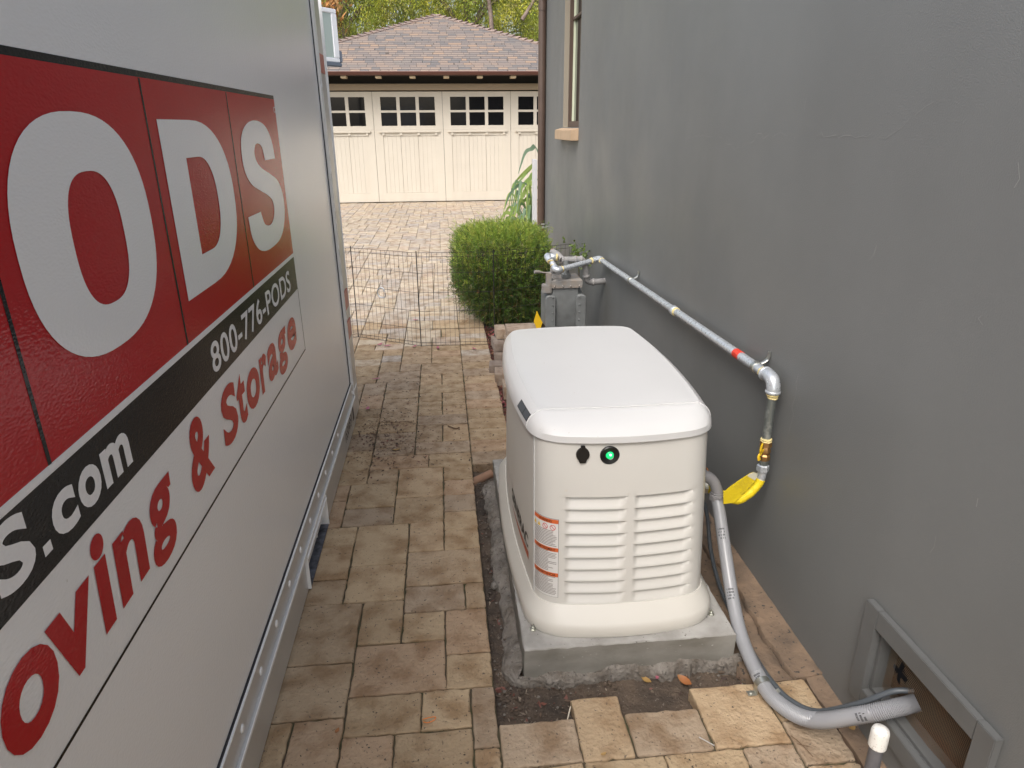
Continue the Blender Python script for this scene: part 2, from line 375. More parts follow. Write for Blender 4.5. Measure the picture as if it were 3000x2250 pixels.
def add_paver(x0, x1, y0, y1, top, near, col, bottom=-.065, gap=.0028, rc=.006):
    x0 += gap; x1 -= gap; y0 += gap; y1 -= gap
    out = []
    def side(ax, ay, bx, by, n):
        for k in range(n):
            t = k/n; out.append((ax+(bx-ax)*t, ay+(by-ay)*t))
    n = 7 if near else 1
    c = random.uniform(.3, 1.3)*rc
    for (a, b) in (((x0+c, y0), (x1-c, y0)), ((x1, y0+c), (x1, y1-c)), ((x1-c, y1), (x0+c, y1)), ((x0, y1-c), (x0, y0+c))):
        side(*a, *b, n); out.append(b)
    cx, cy = (x0+x1)/2, (y0+y1)/2; m_ = len(out); base = len(V)
    jit = .0016 if near else .001
    ou = [(x+random.gauss(0, jit), y+random.gauss(0, jit)) for x, y in out]
    tx, ty = random.uniform(-.006, .006), random.uniform(-.006, .006)
    for ring, z, ins in ((0, bottom, 0), (1, top-.005, 0), (2, top-.0012, .0028), (3, top, .007)):
        for x, y in ou:
            dx, dy = x-cx, y-cy; L = math.hypot(dx, dy)
            k = 1-ins/max(L, .01)
            V.append((cx+dx*k, cy+dy*k, (z if ring == 0 else z+dx*tx+dy*ty)))
    for r_ in range(3):
        for k in range(m_):
            q = (k+1) % m_; F.append((base+r_*m_+k, base+r_*m_+q, base+(r_+1)*m_+q, base+(r_+1)*m_+k)); C.append(col)
    F.append(tuple(base+3*m_+k for k in range(m_))); C.append(col)
for (i, j, a, b) in pav:
    y = gy(j); near = y < 6
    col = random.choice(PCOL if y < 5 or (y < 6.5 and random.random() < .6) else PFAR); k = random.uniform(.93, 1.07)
    PMI.append(1 if 3.2 < y < 5.7 else 0); nf0 = len(F)
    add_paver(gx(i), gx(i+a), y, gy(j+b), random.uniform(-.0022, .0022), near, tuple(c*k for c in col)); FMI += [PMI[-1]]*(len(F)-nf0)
me = bpy.data.meshes.new('pavement'); me.from_pydata(V, [], F)
ca = me.color_attributes.new('Col', 'FLOAT_COLOR', 'CORNER'); buf = np.ones((len(me.loops), 4), np.float32); p_ = 0
for f, c in zip(F, C): buf[p_:p_+len(f), :3] = c; p_ += len(f)
ca.data.foreach_set('color', buf.reshape(-1))
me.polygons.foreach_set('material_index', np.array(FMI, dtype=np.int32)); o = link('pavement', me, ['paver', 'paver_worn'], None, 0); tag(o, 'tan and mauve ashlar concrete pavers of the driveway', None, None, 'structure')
def sheet(x0, x1, y0, y1, z): return [(x0, y0, z), (x1, y0, z), (x1, y1, z), (x0, y1, z)]
b = MB(); zz = -.011
for (x0, x1, y0, y1) in ((-3.5, .108, -1.8, 3.476), (.108, 1.18, -1.8, gy(2)-.004), (-3.5, .355, 3.482, 8.6), (-3.5, 5.1, 8.6, 18.09)): b.poly(sheet(x0, x1, y0, y1, zz))
tag(b.build('paver_bedding', 'joint'), 'dark mossy sand between the pavers', None, None, 'structure')
b = MB(); b.poly(sheet(-200, 200, -200, 300, -.11)); tag(b.build('ground', 'ground'), 'dry ground around the house', None, None, 'structure')
# bumpy soil bed beside the wall
def hn(x, y, s=1.0):
    return (math.sin(x*31*s+y*17)*.35+math.sin(x*63*s-y*47*s+1.3)*.3+math.sin(y*83*s+x*29)*.25+math.sin(x*141*s+y*123*s)*.2)
nx, ny = 110, 420; xs = np.linspace(.09, 1.26, nx); ys = np.linspace(1.3, 8.58, ny)
VV = []; 
for y in ys:
    for x in xs:
        z = -.052+.010*hn(x, y)+random.gauss(0, .0022)
        if y > 3.6: z += .012
        VV.append((x, y, z))
FF = [(r*nx+c, r*nx+c+1, (r+1)*nx+c+1, (r+1)*nx+c) for r in range(ny-1) for c in range(nx-1)]
me = bpy.data.meshes.new('soil'); me.from_pydata(VV, [], FF); o = link('soil', me, 'soil', None, 60); tag(o, 'dark damp soil bed along the wall', None, None, 'structure')
# cracked concrete footing ledge by the wall
b = MB(); nn = 90; L = []; Rr = []
ring_t, ring_b = [], []
def crackx(y): return 1.155+.012*math.sin(y*9)+.006*math.sin(y*37+1)-.03*(y-1.75)
left = []; 
for k in range(nn+1):
    y = 1.752+k*(3.55-1.752)/nn; left.append((1.0+.012*math.sin(y*23)+.008*math.sin(y*61)+random.gauss(0, .002)+.02*max(0, y-2.2), y))
for side in (0, 1):
    rows = []
    for k, (lx, y) in enumerate(left):
        cx = crackx(y)+random.gauss(0, .0015)
        a, c = (lx, cx-.003-.003*random.random()) if side == 0 else (cx+.001, 1.262)
        t = [0, .04, .25, .5, .75, .96, 1]; row = []
        for q in t:
            x = a+(c-a)*q; z = -.004+.0025*hn(x, y, 1.7)+random.gauss(0, .0009)+(.006 if side else -.004)
            if side == 0 and q == 0 or (side == 0 and q == 1) or (side == 1 and q == 0): z -= .006
            if side == 1 and q >= .75: z += .006
            row.append((x, y, z))
        rows.append([(a, y, -.1)]+row+[(c, y, -.1)])
    b.rings(rows, cap=(True, True), closed=False)
tag(b.build('footing_ledge', 'footing', None, 50), 'cracked brown concrete ledge along the wall foot', None, None, 'structure')
b = MB()
for (ya, yb) in ((-1.8, 1.75),):
    rows = []
    for k in range(80):
        y = ya+(yb-ya)*k/79
        rows.append([(1.187+.003*math.sin(y*40), y, -.09), (1.189+.003*math.sin(y*40), y, -.004+random.gauss(0, .001)), (1.22, y, -.001+.003*math.sin(y*33)), (1.262, y, .003), (1.262, y, -.09)])
    b.rings(rows, cap=(True, True), closed=False)
tag(b.build('footing_strip', 'footing', None, 50), 'narrow brown mortar strip at the wall foot', None, None, 'structure')

# pebbles, debris (stuff)
def rocks(name, n, area, zf, smin, smax, m, label, cols=None):
    b = MB()
    for k in range(n):
        x, y = area(); s_ = random.uniform(smin, smax)**1
        b.ball((x, y, zf(x, y)+s_*.3), s_, (random.uniform(.7, 1.4), random.uniform(.7, 1.4), random.uniform(.4, .8)), 1, .25)
    o = b.build(name, m); tag(o, label, None, None, 'stuff'); return o
def a_front():
    while 1:
        x, y = random.uniform(.12, 1.0), random.uniform(1.6, 1.86)
        if .53 < x < .77 and random.random() < .8: continue
        return x, y
def a_side(): return random.uniform(.118, .2), random.uniform(1.7, 3.4)
soilz = lambda x, y: -.05
rocks('soil_clods', 420, lambda: a_front() if random.random() < .55 else a_side(), soilz, .002, .009, 'soil', 'small dark soil clods in the trench around the concrete pad')
rocks('gravel_bits', 150, lambda: a_front() if random.random() < .5 else a_side(), lambda x, y: -.046, .0015, .006, 'rough_concrete', 'small grey gravel bits in the trench around the pad')
# flat debris flakes
def flakes(name, n, area, zf, smin, smax, cols, label, tilt=.3):
    Q = []; CC = []
    for k in range(n):
        x, y = area(); s_ = random.uniform(smin, smax); a = random.uniform(0, 6.28); w_ = s_*random.uniform(.2, .6)
        u = np.array((math.cos(a), math.sin(a), random.uniform(-tilt, tilt)))*s_; v = np.array((-math.sin(a), math.cos(a), random.uniform(-tilt, tilt)))*w_
        c = np.array((x, y, zf(x, y)+.002)); Q.append([c-u, c-u*.2+v, c+u, c+u*.1-v]); CC.append(np.array(random.choice(cols))*random.uniform(.7, 1.2))
    o = quads(name, Q, CC, 'leaf'); tag(o, label, None, None, 'stuff'); return o
def a_deb():
    while 1:
        k = random.random()
        if k < .45: x, y = random.gauss(-.43, .12), random.gauss(4.0, .22)
        elif k < .7: x, y = random.gauss(-.35, .15), random.gauss(3.75, .2)
        elif k < .88: x, y = random.gauss(-.35, .22), random.gauss(4.55, .25)
        else: x, y = random.uniform(-.6, .35), random.uniform(3.5, 5.3)
        if -.615 < x < .33: return x, y
flakes('plant_debris', 1000, a_deb, lambda x, y: .001, .003, .012, [(.10, .055, .035), (.06, .035, .025), (.14, .08, .05), (.17, .07, .05)], 'dark brown bark and leaf crumbs on the pavers by the container corner')
flakes('paver_grit', 700, lambda: (random.uniform(-.6, 1.15), random.uniform(1.25, 1.5)) if random.random() < .3 else (random.uniform(-.6, .1), random.uniform(1.5, 3.5)), lambda x, y: .001, .0015, .005, [(.10, .07, .05), (.06, .05, .04), (.22, .16, .11)], 'tiny dark specks of grit scattered on the near pavers')
def a_lit(): return random.gauss(.375, .028)+.0, random.uniform(3.6, 6.4)
flakes('leaf_litter', 1300, a_lit, lambda x, y: -.028, .008, .026, [(.22, .05, .045), (.16, .07, .045), (.32, .09, .10), (.10, .05, .035), (.28, .16, .09)], 'dark red and brown leaf litter in the bed edge', .5)
flakes('trench_litter', 420, lambda: a_front() if random.random() < .6 else a_side(), soilz, .003, .014, [(.16, .11, .08), (.09, .06, .05), (.27, .22, .17), (.20, .08, .06)], 'brown twigs and leaf scraps in the trench', .6)

# ================================================================== HOUSE
house = empty('house', (1.25, 8.55, 0), 'dark gray stucco house wall filling the right side, with brown downpipe at its corner', 'house')
yb = [-5, 1.128, 1.527, 6.45, 7.285, 8.55]; zb = [-.1, .165, .397, 1.785, 3.25, 3.42]
b = MB(); vv = {}
XW = 1.25
def gv(i, j, x=XW):
    k = (i, j, x)
    if k not in vv: vv[k] = b.bm.verts.new((x, yb[i], zb[j]))
    return vv[k]
holes = {(1, 1): .075, (3, 3): .055}
for i in range(5):
    for j in range(5):
        if (i, j) in holes: continue
        b.bm.faces.new((gv(i, j), gv(i+1, j), gv(i+1, j+1), gv(i, j+1)))
b.poly([(1.25, 8.55, -.1), (9, 8.55, -.1), (9, 8.55, 3.42), (1.25, 8.55, 3.42)]); b.poly([(1.25, -5, -.1), (9, -5, -.1), (9, -5, 3.42), (1.25, -5, 3.42)])
for (i, j), d in ((k, v) for k, v in holes.items() if k == (1, 1)):
    q = [(yb[i], zb[j]), (yb[i+1], zb[j]), (yb[i+1], zb[j+1]), (yb[i], zb[j+1])]
    for k in range(4):
        (ya, za), (yc, zc) = q[k], q[(k+1) % 4]; b.poly([(XW, ya, za), (XW, yc, zc), (XW+.12, yc, zc), (XW+.12, ya, za)])
    b.poly([(XW+.12, y, z) for y, z in q])
b.build('wall', 'stucco', house)
b = MB(); b.rings([[(1.12, y, 3.42), (9.2, y, 3.42), (9.2, y, 3.6), (5.2, y, 4.9), (1.12, y, 3.5)] for y in (-5.2, 8.68)]); b.build('roof', 'cap_shingle', house)
# window
b = MB(); ya, yc, za, zc = 6.45, 7.285, 1.785, 3.25
for (p, q) in (((ya, za), (yc, za)), ((yc, za), (yc, zc)), ((yc, zc), (ya, zc)), ((ya, zc), (ya, za))):
    b.poly([(XW, p[0], p[1]), (XW, q[0], q[1]), (XW+.05, q[0], q[1]), (XW+.05, p[0], p[1])])
win = b.build('window', 'reveal', house)
b = MB()
x0, x1 = XW+.05, XW+.11
b.box(x0, x1, ya+.001, ya+.045, za+.001, zc-.001, .003).box(x0, x1, yc-.045, yc-.001, za+.001, zc-.001, .003).box(x0+.002, x1-.002, ya+.045, yc-.045, za+.002, za+.055, .003).box(x0+.002, x1-.002, ya+.045, yc-.045, zc-.05, zc-.002, .003)
b.box(x0+.02, x1-.01, ya+.045, yc-.045, 2.74, 2.765, .002)
b.build('frame', 'brownframe', win)
b = MB(); b.box(x0+.03, x1+.01, yc-.068, yc-.046, za+.056, zc-.05, .002); b.build('jamb_liner', 'liner', win)
b = MB(); b.box(x1-.012, x1-.006, ya+.046, yc-.069, za+.056, zc-.051); b.build('glass', 'pane', win)
b = MB(); b.box(1.18, 1.253, 6.45, 7.36, 1.672, 1.778, .004)
for v in b.bm.verts:
    if v.co.z > 1.75: v.co.z -= (1.25-v.co.x)*.25
b.build('sill', 'sill', house)
# downpipe
b = MB(); b.tube([(1.206, 8.5, .0), (1.206, 8.5, 3.42)], .043, 18, flat=1.05)
b.tube([(1.206, 8.5, 3.0), (1.206, 8.5, 3.06)], .048, 18)
b.build('downpipe', 'brown', house, 50)
# vent frame
yv0, yv1, zv0, zv1 = 1.072, 1.583, .105, .458; yi0, yi1, zi0, zi1 = 1.13, 1.525, .167, .395
vf = MB()
xo = 1.226
vf.box(xo, 1.249, yi1, yv1, zv0, zv1, .002).box(xo, 1.249, yv0, yi0, zv0, zv1, .002).box(xo+.001, 1.249, yi0, yi1, zi1, zv1, .002).box(xo+.001, 1.249, yi0, yi1, zv0, zi0, .002)
vent = vf.build('vent', 'trim_gray', house)
vf = MB(); t_ = .012
vf.box(1.25, 1.315, yi0+.001, yi0+t_, zi0+.001, zi1-.001).box(1.25, 1.315, yi1-t_, yi1-.001, zi0+.001, zi1-.001).box(1.251, 1.314, yi0+t_, yi1-t_, zi1-t_, zi1-.002).box(1.251, 1.314, yi0+t_, yi1-t_, zi0+.001, zi0+t_)
vf.build('vent_reveal', 'trim_gray', vent)
# woven screen, torn hole, bulging round the conduit
b = MB(); Q = []
hy, hz, hr = 1.452, .292, .021
def scr(y, z):
    d = math.hypot(y-1.39, z-.25); return 1.283-.012*math.exp(-(d/.05)**2)+.004*math.sin(y*25)*math.sin(z*30)
st = .0052; r_ = .0006
ylist = np.arange(yi0+t_, yi1-t_, st); zlist = np.arange(zi0+t_, zi1-t_, st*.9)
def inhole(y, z):
    a = math.atan2(z-hz, y-hy); return math.hypot(y-hy, z-hz) < hr*(1+.55*math.cos(4*a+.4)) or math.hypot(y-1.386, z-.242) < .02
def strip(pts, w, ax):
    for p, q in zip(pts, pts[1:]):
        if ax == 'y': Q.append([(p[0], p[1], p[2]-w), (q[0], q[1], q[2]-w), (q[0], q[1], q[2]+w), (p[0], p[1], p[2]+w)])
        else: Q.append([(p[0], p[1]-w, p[2]), (q[0], q[1]-w, q[2]), (q[0], q[1]+w, q[2]), (p[0], p[1]+w, p[2])])
for z in zlist:
    run = []
    for y in np.arange(yi0+t_, yi1-t_, .008):
        z2 = z+.004*math.sin(y*60)*math.exp(-((y-1.42)/.08)**2)
        if inhole(y, z2):
            strip(run, r_, 'y'); run = []
        else: run.append((scr(y, z2), y, z2))
    strip(run, r_, 'y')
for y in ylist:
    run = []
    for z in np.arange(zi0+t_, zi1-t_, .008):
        y2 = y+.004*math.sin(z*70)*math.exp(-((y-1.42)/.08)**2)
        if inhole(y2, z):
            strip(run, r_, 'z'); run = []
        else: run.append((scr(y2, z)-.0004, y2, z))
    strip(run, r_, 'z')
me = bpy.data.meshes.new('screen'); me.from_pydata([p for q in Q for p in q], [], [tuple(range(4*k, 4*k+4)) for k in range(len(Q))]); link('screen', me, 'mesh', vent)
b = MB(); b.poly([(1.312, yi0, zi0), (1.312, yi1, zi0), (1.312, yi1, zi1), (1.312, yi0, zi1)]); b.build('dark_backing', 'gap', vent)
# stucco cracks and scratches (raised hair-thin marks)
b = MB()
def crack(pts, w=.0016):
    P = []
    for (a, c) in zip(pts, pts[1:]):
        n_ = max(2, int(math.dist(a, c)/.03))
        for k in range(n_):
            t = k/n_; P.append((a[0]+(c[0]-a[0])*t+random.gauss(0, .006), a[1]+(c[1]-a[1])*t+random.gauss(0, .006)))
    P.append(pts[-1])
    for p, q in zip(P, P[1:]):
        if random.random() < .25: continue
        ww = w*random.uniform(.3, 1.2); d = Vector((q[0]-p[0], q[1]-p[1])); d = Vector((-d.y, d.x)).normalized()*ww
        b.poly([(1.2488, p[0]-d.x, p[1]-d.y), (1.2488, q[0]-d.x, q[1]-d.y), (1.2488, q[0]+d.x, q[1]+d.y), (1.2488, p[0]+d.x, p[1]+d.y)])
crack([(3.58, 1.73), (3.2, 1.76), (2.95, 1.70), (2.72, 1.76), (2.4, 1.76), (1.92, 1.77), (1.75, 1.85)], .0007)
crack([(5.35, 1.05), (5.33, .86)], .002); crack([(2.2, .95), (2.19, .80), (2.2, .72)], .0012); crack([(3.9, 2.3), (3.9, 1.9)], .0012)
for k in range(46):
    y, z = random.uniform(1.2, 6.2), random.uniform(.3, 2.4); a = random.uniform(-.4, .4); L_ = random.uniform(.01, .07)
    if .5 < z < 1 and y > 2.2 and y < 5.2: continue
    crack([(y, z), (y+math.sin(a)*L_*.5, z+L_)], .0009)
b.build('scuff_marks', 'scratch', house)['kind'] = 'stuff'
# leaning board by corner
o = MB().box(1.122, 1.164, 8.56, 8.72, -.01, 1.42, .002).build('white_board', 'boardw'); tag(o, 'narrow white board standing behind the brown downpipe', 'board')
# hose bib
hb = empty('garden_tap', (1.22, 8.25, .66), 'small dark hose tap on the wall above the hedge', 'tap')
MB().tube([(1.25, 8.25, .66), (1.19, 8.25, .66), (1.165, 8.25, .65), (1.16, 8.25, .62)], .012, 10).build('spout', 'pipe_gray', hb, 40)
b = MB(); b.lathe((1.2, 8.25, .672), (0, 0, 1), [(0, .006), (.02, .006), (.022, .028), (.03, .028)], 12); b.build('handle', 'pipe_gray', hb, 40)

# ================================================================== STORAGE CONTAINER
cont = empty('storage_container', (-.62, 1.8, 0), 'white moving and storage container with red panel and large lettering, left side', 'container')
XC = -.62; YA, YB = -.55, 4.12; ZT = 2.55
def sk(z): return -.055*z             # slight lean of the far edge
# side panel
b = MB(); b.poly([(XC-.004, YA, .288), (XC-.004, YB+sk(.288), .288), (XC-.004, YB+sk(ZT), ZT), (XC-.004, YA, ZT)]); b.build('side_panel', 'cont', cont)
b = MB(); b.box(-3.0, XC-.012, YA, 4.25, .05, ZT+.02); b.build('body', 'cont', cont)
# lower rail
rl = MB()
def xprof(pts, y0, y1, mb, sk0=False):
    mb.rings([[(x, y0, z) for x, z in pts], [(x, y1+(sk(z)+.2 if sk0 else 0), z) for x, z in pts]])
xprof([(XC-.03, .275), (XC+.002, .275), (XC+.004, .27), (XC+.004, .188), (XC-.03, .188)], YA, 4.13, rl)
xprof([(XC-.03, .1865), (XC+.012, .1865), (XC+.012, .172), (XC+.006, .168), (XC-.03, .168)], YA, 4.17, rl)
rl2 = MB()
for (y0, y1, z0, z1) in ((YA, 2.42, .008, .167), (2.92, 4.17, .008, .167), (2.42, 2.92, .158, .167)): rl2.box(XC-.03, XC+.003, y0, y1, z0, z1)
rail = rl.build('lower_rail', 'alu', cont)
rl2.build('skirt', 'alu', rail)
b = MB(); b.box(XC-.02, XC+.0065, YA, 4.13, .279, .2845).box(XC+.012, XC+.0145, YA, 4.165, .173, .1855); b.build('rail_edge', 'white_edge', rail)
b = MB(); b.box(XC-.02, XC+.0, YA, 4.13, .2845, .2945); b.build('seal', 'gap', rail)
for k in range(12):
    MB().ball((XC+.0045, 1.08+.216*k, .232), .0135, (.35, 1, 1), 2).build('rivet', 'rivet', rail, 60)
# fork pocket
b = MB(); e_ = .006
b.box(XC-.4, XC+.016, 2.42, 2.42+e_, .012, .17).box(XC-.4, XC+.016, 2.914, 2.92, .012, .17).box(XC-.05, XC+.018, 2.427, 2.913, .152, .158).box(XC-.3, XC-.02, 2.80, 2.803, .012, .15)
fp = b.build('fork_pocket', 'white_edge', cont); MB().box(XC-.4, XC+.012, 2.427, 2.913, .006, .014).build('pocket_floor', 'grime', fp); MB().box(XC-.42, XC-.4, 2.427, 2.913, .014, .15).build('pocket_back', 'gap', fp)
# corner post
b = MB()
def post(x, ya, yb_, z0, z1, th=.02): b.rings([[(x, ya+sk(z0), z0), (x, yb_+sk(z0), z0), (x-th, yb_+sk(z0), z0), (x-th, ya+sk(z0), z0)], [(x, ya+sk(z1), z1), (x, yb_+sk(z1), z1), (x-th, yb_+sk(z1), z1), (x-th, ya+sk(z1), z1)]])
post(XC+.002, 4.185, 4.38, .02, ZT); cp = b.build('corner_post', 'alu', cont)
b = MB(); post(XC+.009, 4.128, 4.150, .29, ZT, .02); post(XC+.009, 4.176, 4.190, .19, ZT, .02); b.build('post_edge', 'white_edge', cp)
b = MB(); post(XC-.001, 4.112, 4.128, .29, ZT, .01); b.build('post_seal', 'gap', cp)
b = MB(); post(XC+.001, 4.154, 4.179, .2, ZT, .015); b.build('post_channel', 'alu', cp)
b = MB(); b.box(XC+.002, XC+.006, 4.13, 4.34, .2, .206).box(XC-.2, XC+.001, 4.37, 4.375, .02, ZT); b.build('post_plate', 'white_edge', cp)
for k in range(9):
    z = .275+.216*k+.0; MB().ball((XC+.0065, 4.163+sk(z), z), .015, (.5, 1, 1), 2).build('rivet', 'rivet', cp, 60)
MB().ball((XC+.0045, 4.1, .232), .0125, (.35, 1, 1), 2).build('rivet', 'rivet', rail, 60)
for z0, z1 in ((.745, .86), (.555, .668), (2.075, 2.17)):
    b = MB(); post(XC+.0075, 4.19, 4.345, z0, z1, .005); b.build('reflector', 'reflector', cp)
# graphics, laid on the panel in 0.3 mm steps (vinyl)
def cpt(k): return lambda y, z: (XC-.004+.0006*k, y, z)
def quadc(y0, y1, z0, z1, k, mb, lean=True):
    s = .03 if lean else 0
    mb.poly([(XC-.004+.0006*k, y0, z0), (XC-.004+.0006*k, y1-s*(z0-.9), z0), (XC-.004+.0006*k, y1-s*(z1-.9), z1), (XC-.004+.0006*k, y0, z1)])
YE = 2.937
b = MB(); quadc(-.3, YE, 1.313, 1.902, 1, b); redp = b.build('red_panel', 'c_red', cont)
b = MB(); quadc(-.3, YE, 1.902, 1.915, 1, b); quadc(-.3, YE, 1.162, 1.298, 1, b); quadc(-.3, YE, .886, .893, 1, b); quadc(-.31, -.3, .886, 1.915, 1, b, False)
b.poly([(XC-.0034, YE-.003, .893), (XC-.0034, YE+.003, .893), (XC-.0034, YE-.008+.003, 1.162), (XC-.0034, YE-.008-.003, 1.162)])
band = b.build('black_band', 'c_black', cont)
b = MB(); quadc(-.3, YE, 1.298, 1.313, 1, b)
quadc(-.3, YE, 1.3015, 1.3115, 2, b); b.build('white_stripe', 'c_white', cont)
for y in (.39, 1.018, 1.645, 2.275):
    b = MB(); b.poly([(XC-.0028, y-.007, 1.313), (XC-.0028, y+.003, 1.313), (XC-.0028, y-.001, 1.9), (XC-.0028, y-.010, 1.9)]); b.build('panel_line', 'c_black', redp)
# big letters, outlines drawn by hand
def glyph(name, outer, holes_, k=3, m='c_white', parent=redp):
    cu = bpy.data.curves.new(name, 'CURVE'); cu.dimensions = '2D'; cu.fill_mode = 'BOTH'
    for pts in [outer]+holes_:
        s_ = cu.splines.new('POLY'); s_.points.add(len(pts)-1); s_.use_cyclic_u = True
        for q, p in zip(s_.points, pts): q.co = (p[0], p[1], 0, 1)
    o = bpy.data.objects.new(name, cu); COL.objects.link(o); bpy.context.view_layer.update()
    me = bpy.data.meshes.new_from_object(o.evaluated_get(bpy.context.evaluated_depsgraph_get())); bpy.data.objects.remove(o); bpy.data.curves.remove(cu)
    for v in me.vertices: v.co = Vector((XC-.004+.0006*k, v.co.x, v.co.y))
    me.materials.clear(); return link(name, me, m, parent)
def sup(cx, cy, rx, ry, n=2.4, N=64, lean=0):
    out = []
    for k in range(N):
        t = 2*math.pi*k/N; c, s = math.cos(t), math.sin(t)
        x = rx*abs(c)**(2/n)*(1 if c > 0 else -1); y = ry*abs(s)**(2/n)*(1 if s > 0 else -1); out.append((cx+x, cy+y))
    return out
glyph('letter', sup(1.318, 1.621, .249, .208), [sup(1.330, 1.613, .098, .118, 2.6)])
def dshape(y0, y1, z0, z1, r=1.0, N=24):
    h = (z1-z0)/2; zc = (z0+z1)/2; ys = y0+(y1-y0)*.42; rx = y1-ys; pts = [(y0, z0), (ys, z0)]
    for k in range(N+1):
        t = -math.pi/2+math.pi*k/N; c, s = math.cos(t), math.sin(t)
        pts.append((ys+rx*abs(c)**(2/2.3), zc+h*abs(s)**(2/2.3)*(1 if s > 0 else -1)))
    pts.append((y0, z1)); return pts
glyph('letter', dshape(1.695, 2.203, 1.407, 1.82), [dshape(1.842, 2.045, 1.495, 1.732)])
# S as two smooth runs joined at its square terminals
def run(pts): return [(p.x, p.y) for p in spline([(a, c, 0) for a, c in pts], 6)]
glyph('letter', run([(2.80, 1.692), (2.775, 1.76), (2.70, 1.808), (2.573, 1.824), (2.45, 1.812), (2.37, 1.775), (2.346, 1.72), (2.36, 1.665), (2.42, 1.625), (2.52, 1.597), (2.62, 1.572), (2.675, 1.548), (2.685, 1.515), (2.65, 1.483), (2.59, 1.471), (2.52, 1.485), (2.486, 1.53)])
      + run([(2.321, 1.531), (2.335, 1.465), (2.39, 1.42), (2.47, 1.398), (2.58, 1.392), (2.72, 1.402), (2.81, 1.44), (2.857, 1.50), (2.853, 1.56), (2.80, 1.61), (2.70, 1.64), (2.59, 1.665), (2.525, 1.69), (2.505, 1.72), (2.53, 1.745), (2.575, 1.75), (2.62, 1.735), (2.64, 1.692)]), [])
glyph('letter', [(.455, 1.407), (.60, 1.407), (.60, 1.54), (.70, 1.54), (.82, 1.56), (.90, 1.61), (.93, 1.68), (.90, 1.76), (.82, 1.81), (.70, 1.82), (.455, 1.82)], [[(.60, 1.62), (.60, 1.74), (.68, 1.74), (.75, 1.72), (.77, 1.68), (.75, 1.64), (.68, 1.62)]])
glyph('letter', sup(2.89, 1.865, .016, .010), [sup(2.89, 1.865, .0125, .008)])
put_text('lettering', 'www.POD', -.12, .822, 1.191, 1.291, cpt(2), 'c_white', band, bold=.03, space=1.06)
for ch, a, c, z0, z1 in (('S', .836, .93, 1.189, 1.292), ('c', .984, 1.058, 1.19, 1.262), ('o', 1.068, 1.144, 1.19, 1.262), ('m', 1.155, 1.266, 1.191, 1.262)):
    put_text('lettering', ch, a, c, z0, z1, cpt(2), 'c_white', band, bold=.035)
b = MB(); b.poly([(XC-.0028, y_, z_) for y_, z_ in ((.946, 1.191), (.968, 1.191), (.968, 1.209), (.946, 1.209))]); b.build('lettering', 'c_white', band)
put_text('lettering', '800-776-PODS', 1.782, 2.80, 1.184, 1.268, cpt(2), 'c_white', band, bold=.014, space=1.05)
for ch, a, c, z0, z1 in (('M', .545, .752, .962, 1.14), ('o', .762, .905, .959, 1.096), ('v', .897, 1.037, .962, 1.092), ('i', 1.042, 1.103, .962, 1.142), ('n', 1.112, 1.246, .962, 1.096), ('g', 1.262, 1.406, .926, 1.096), ('&', 1.518, 1.674, .962, 1.14),
                         ('S', 1.776, 1.925, .962, 1.124), ('t', 1.93, 2.02, .962, 1.115), ('o', 2.03, 2.185, .962, 1.086), ('r', 2.195, 2.30, .964, 1.086), ('a', 2.305, 2.45, .962, 1.086), ('g', 2.46, 2.62, .926, 1.086), ('e', 2.635, 2.80, .962, 1.086)):
    put_text('lettering', ch, a, c, z0, z1, lambda y, z: (XC-.0028, y, z), 'c_red', cont, bold=.034, shear=.10, label='red letter of the slogan')
put_text('serial_number', '1630495V', 3.70, 4.02, .065, .145, lambda y, z: (XC+.0034, y, z), 'ink', rail, bold=.01)
b = MB(); b.poly([(XC+.0036, 4.05, .055), (XC+.0036, 4.10, .055), (XC+.0036, 4.095, .15), (XC+.0036, 4.045, .15)]); b.build('mark', 'ink', rail)

# ================================================================== CONCRETE PAD + GENERATOR
b = MB()
def jbox(mb, x0, x1, y0, y1, z0, z1, nx_, ny_, top_m=0):
    # slab: top grid with worn edge, side walls
    rows = []
    for z, ins in ((z0, 0), ((z0+z1)/2, .0005), (z1-.008, 0), (z1-.002, .003), (z1, .009)):
        ring = []
        for (ax, ay, bx, by, n) in ((x0+ins, y0+ins, x1-ins, y0+ins, nx_), (x1-ins, y0+ins, x1-ins, y1-ins, ny_), (x1-ins, y1-ins, x0+ins, y1-ins, nx_), (x0+ins, y1-ins, x0+ins, y0+ins, ny_)):
            for k in range(n):
                t = k/n; j = 0 if z <= z0 else .0012
                ring.append((ax+(bx-ax)*t+random.gauss(0, j), ay+(by-ay)*t+random.gauss(0, j), z+(random.gauss(0, .0008) if z > z0 else 0)))
        rows.append(ring)
    mb.rings(rows)
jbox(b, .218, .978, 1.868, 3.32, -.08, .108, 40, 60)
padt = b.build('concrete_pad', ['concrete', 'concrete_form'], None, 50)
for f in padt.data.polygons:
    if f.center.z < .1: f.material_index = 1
tag(padt, 'gray poured concrete pad under the cream generator', 'concrete pad')
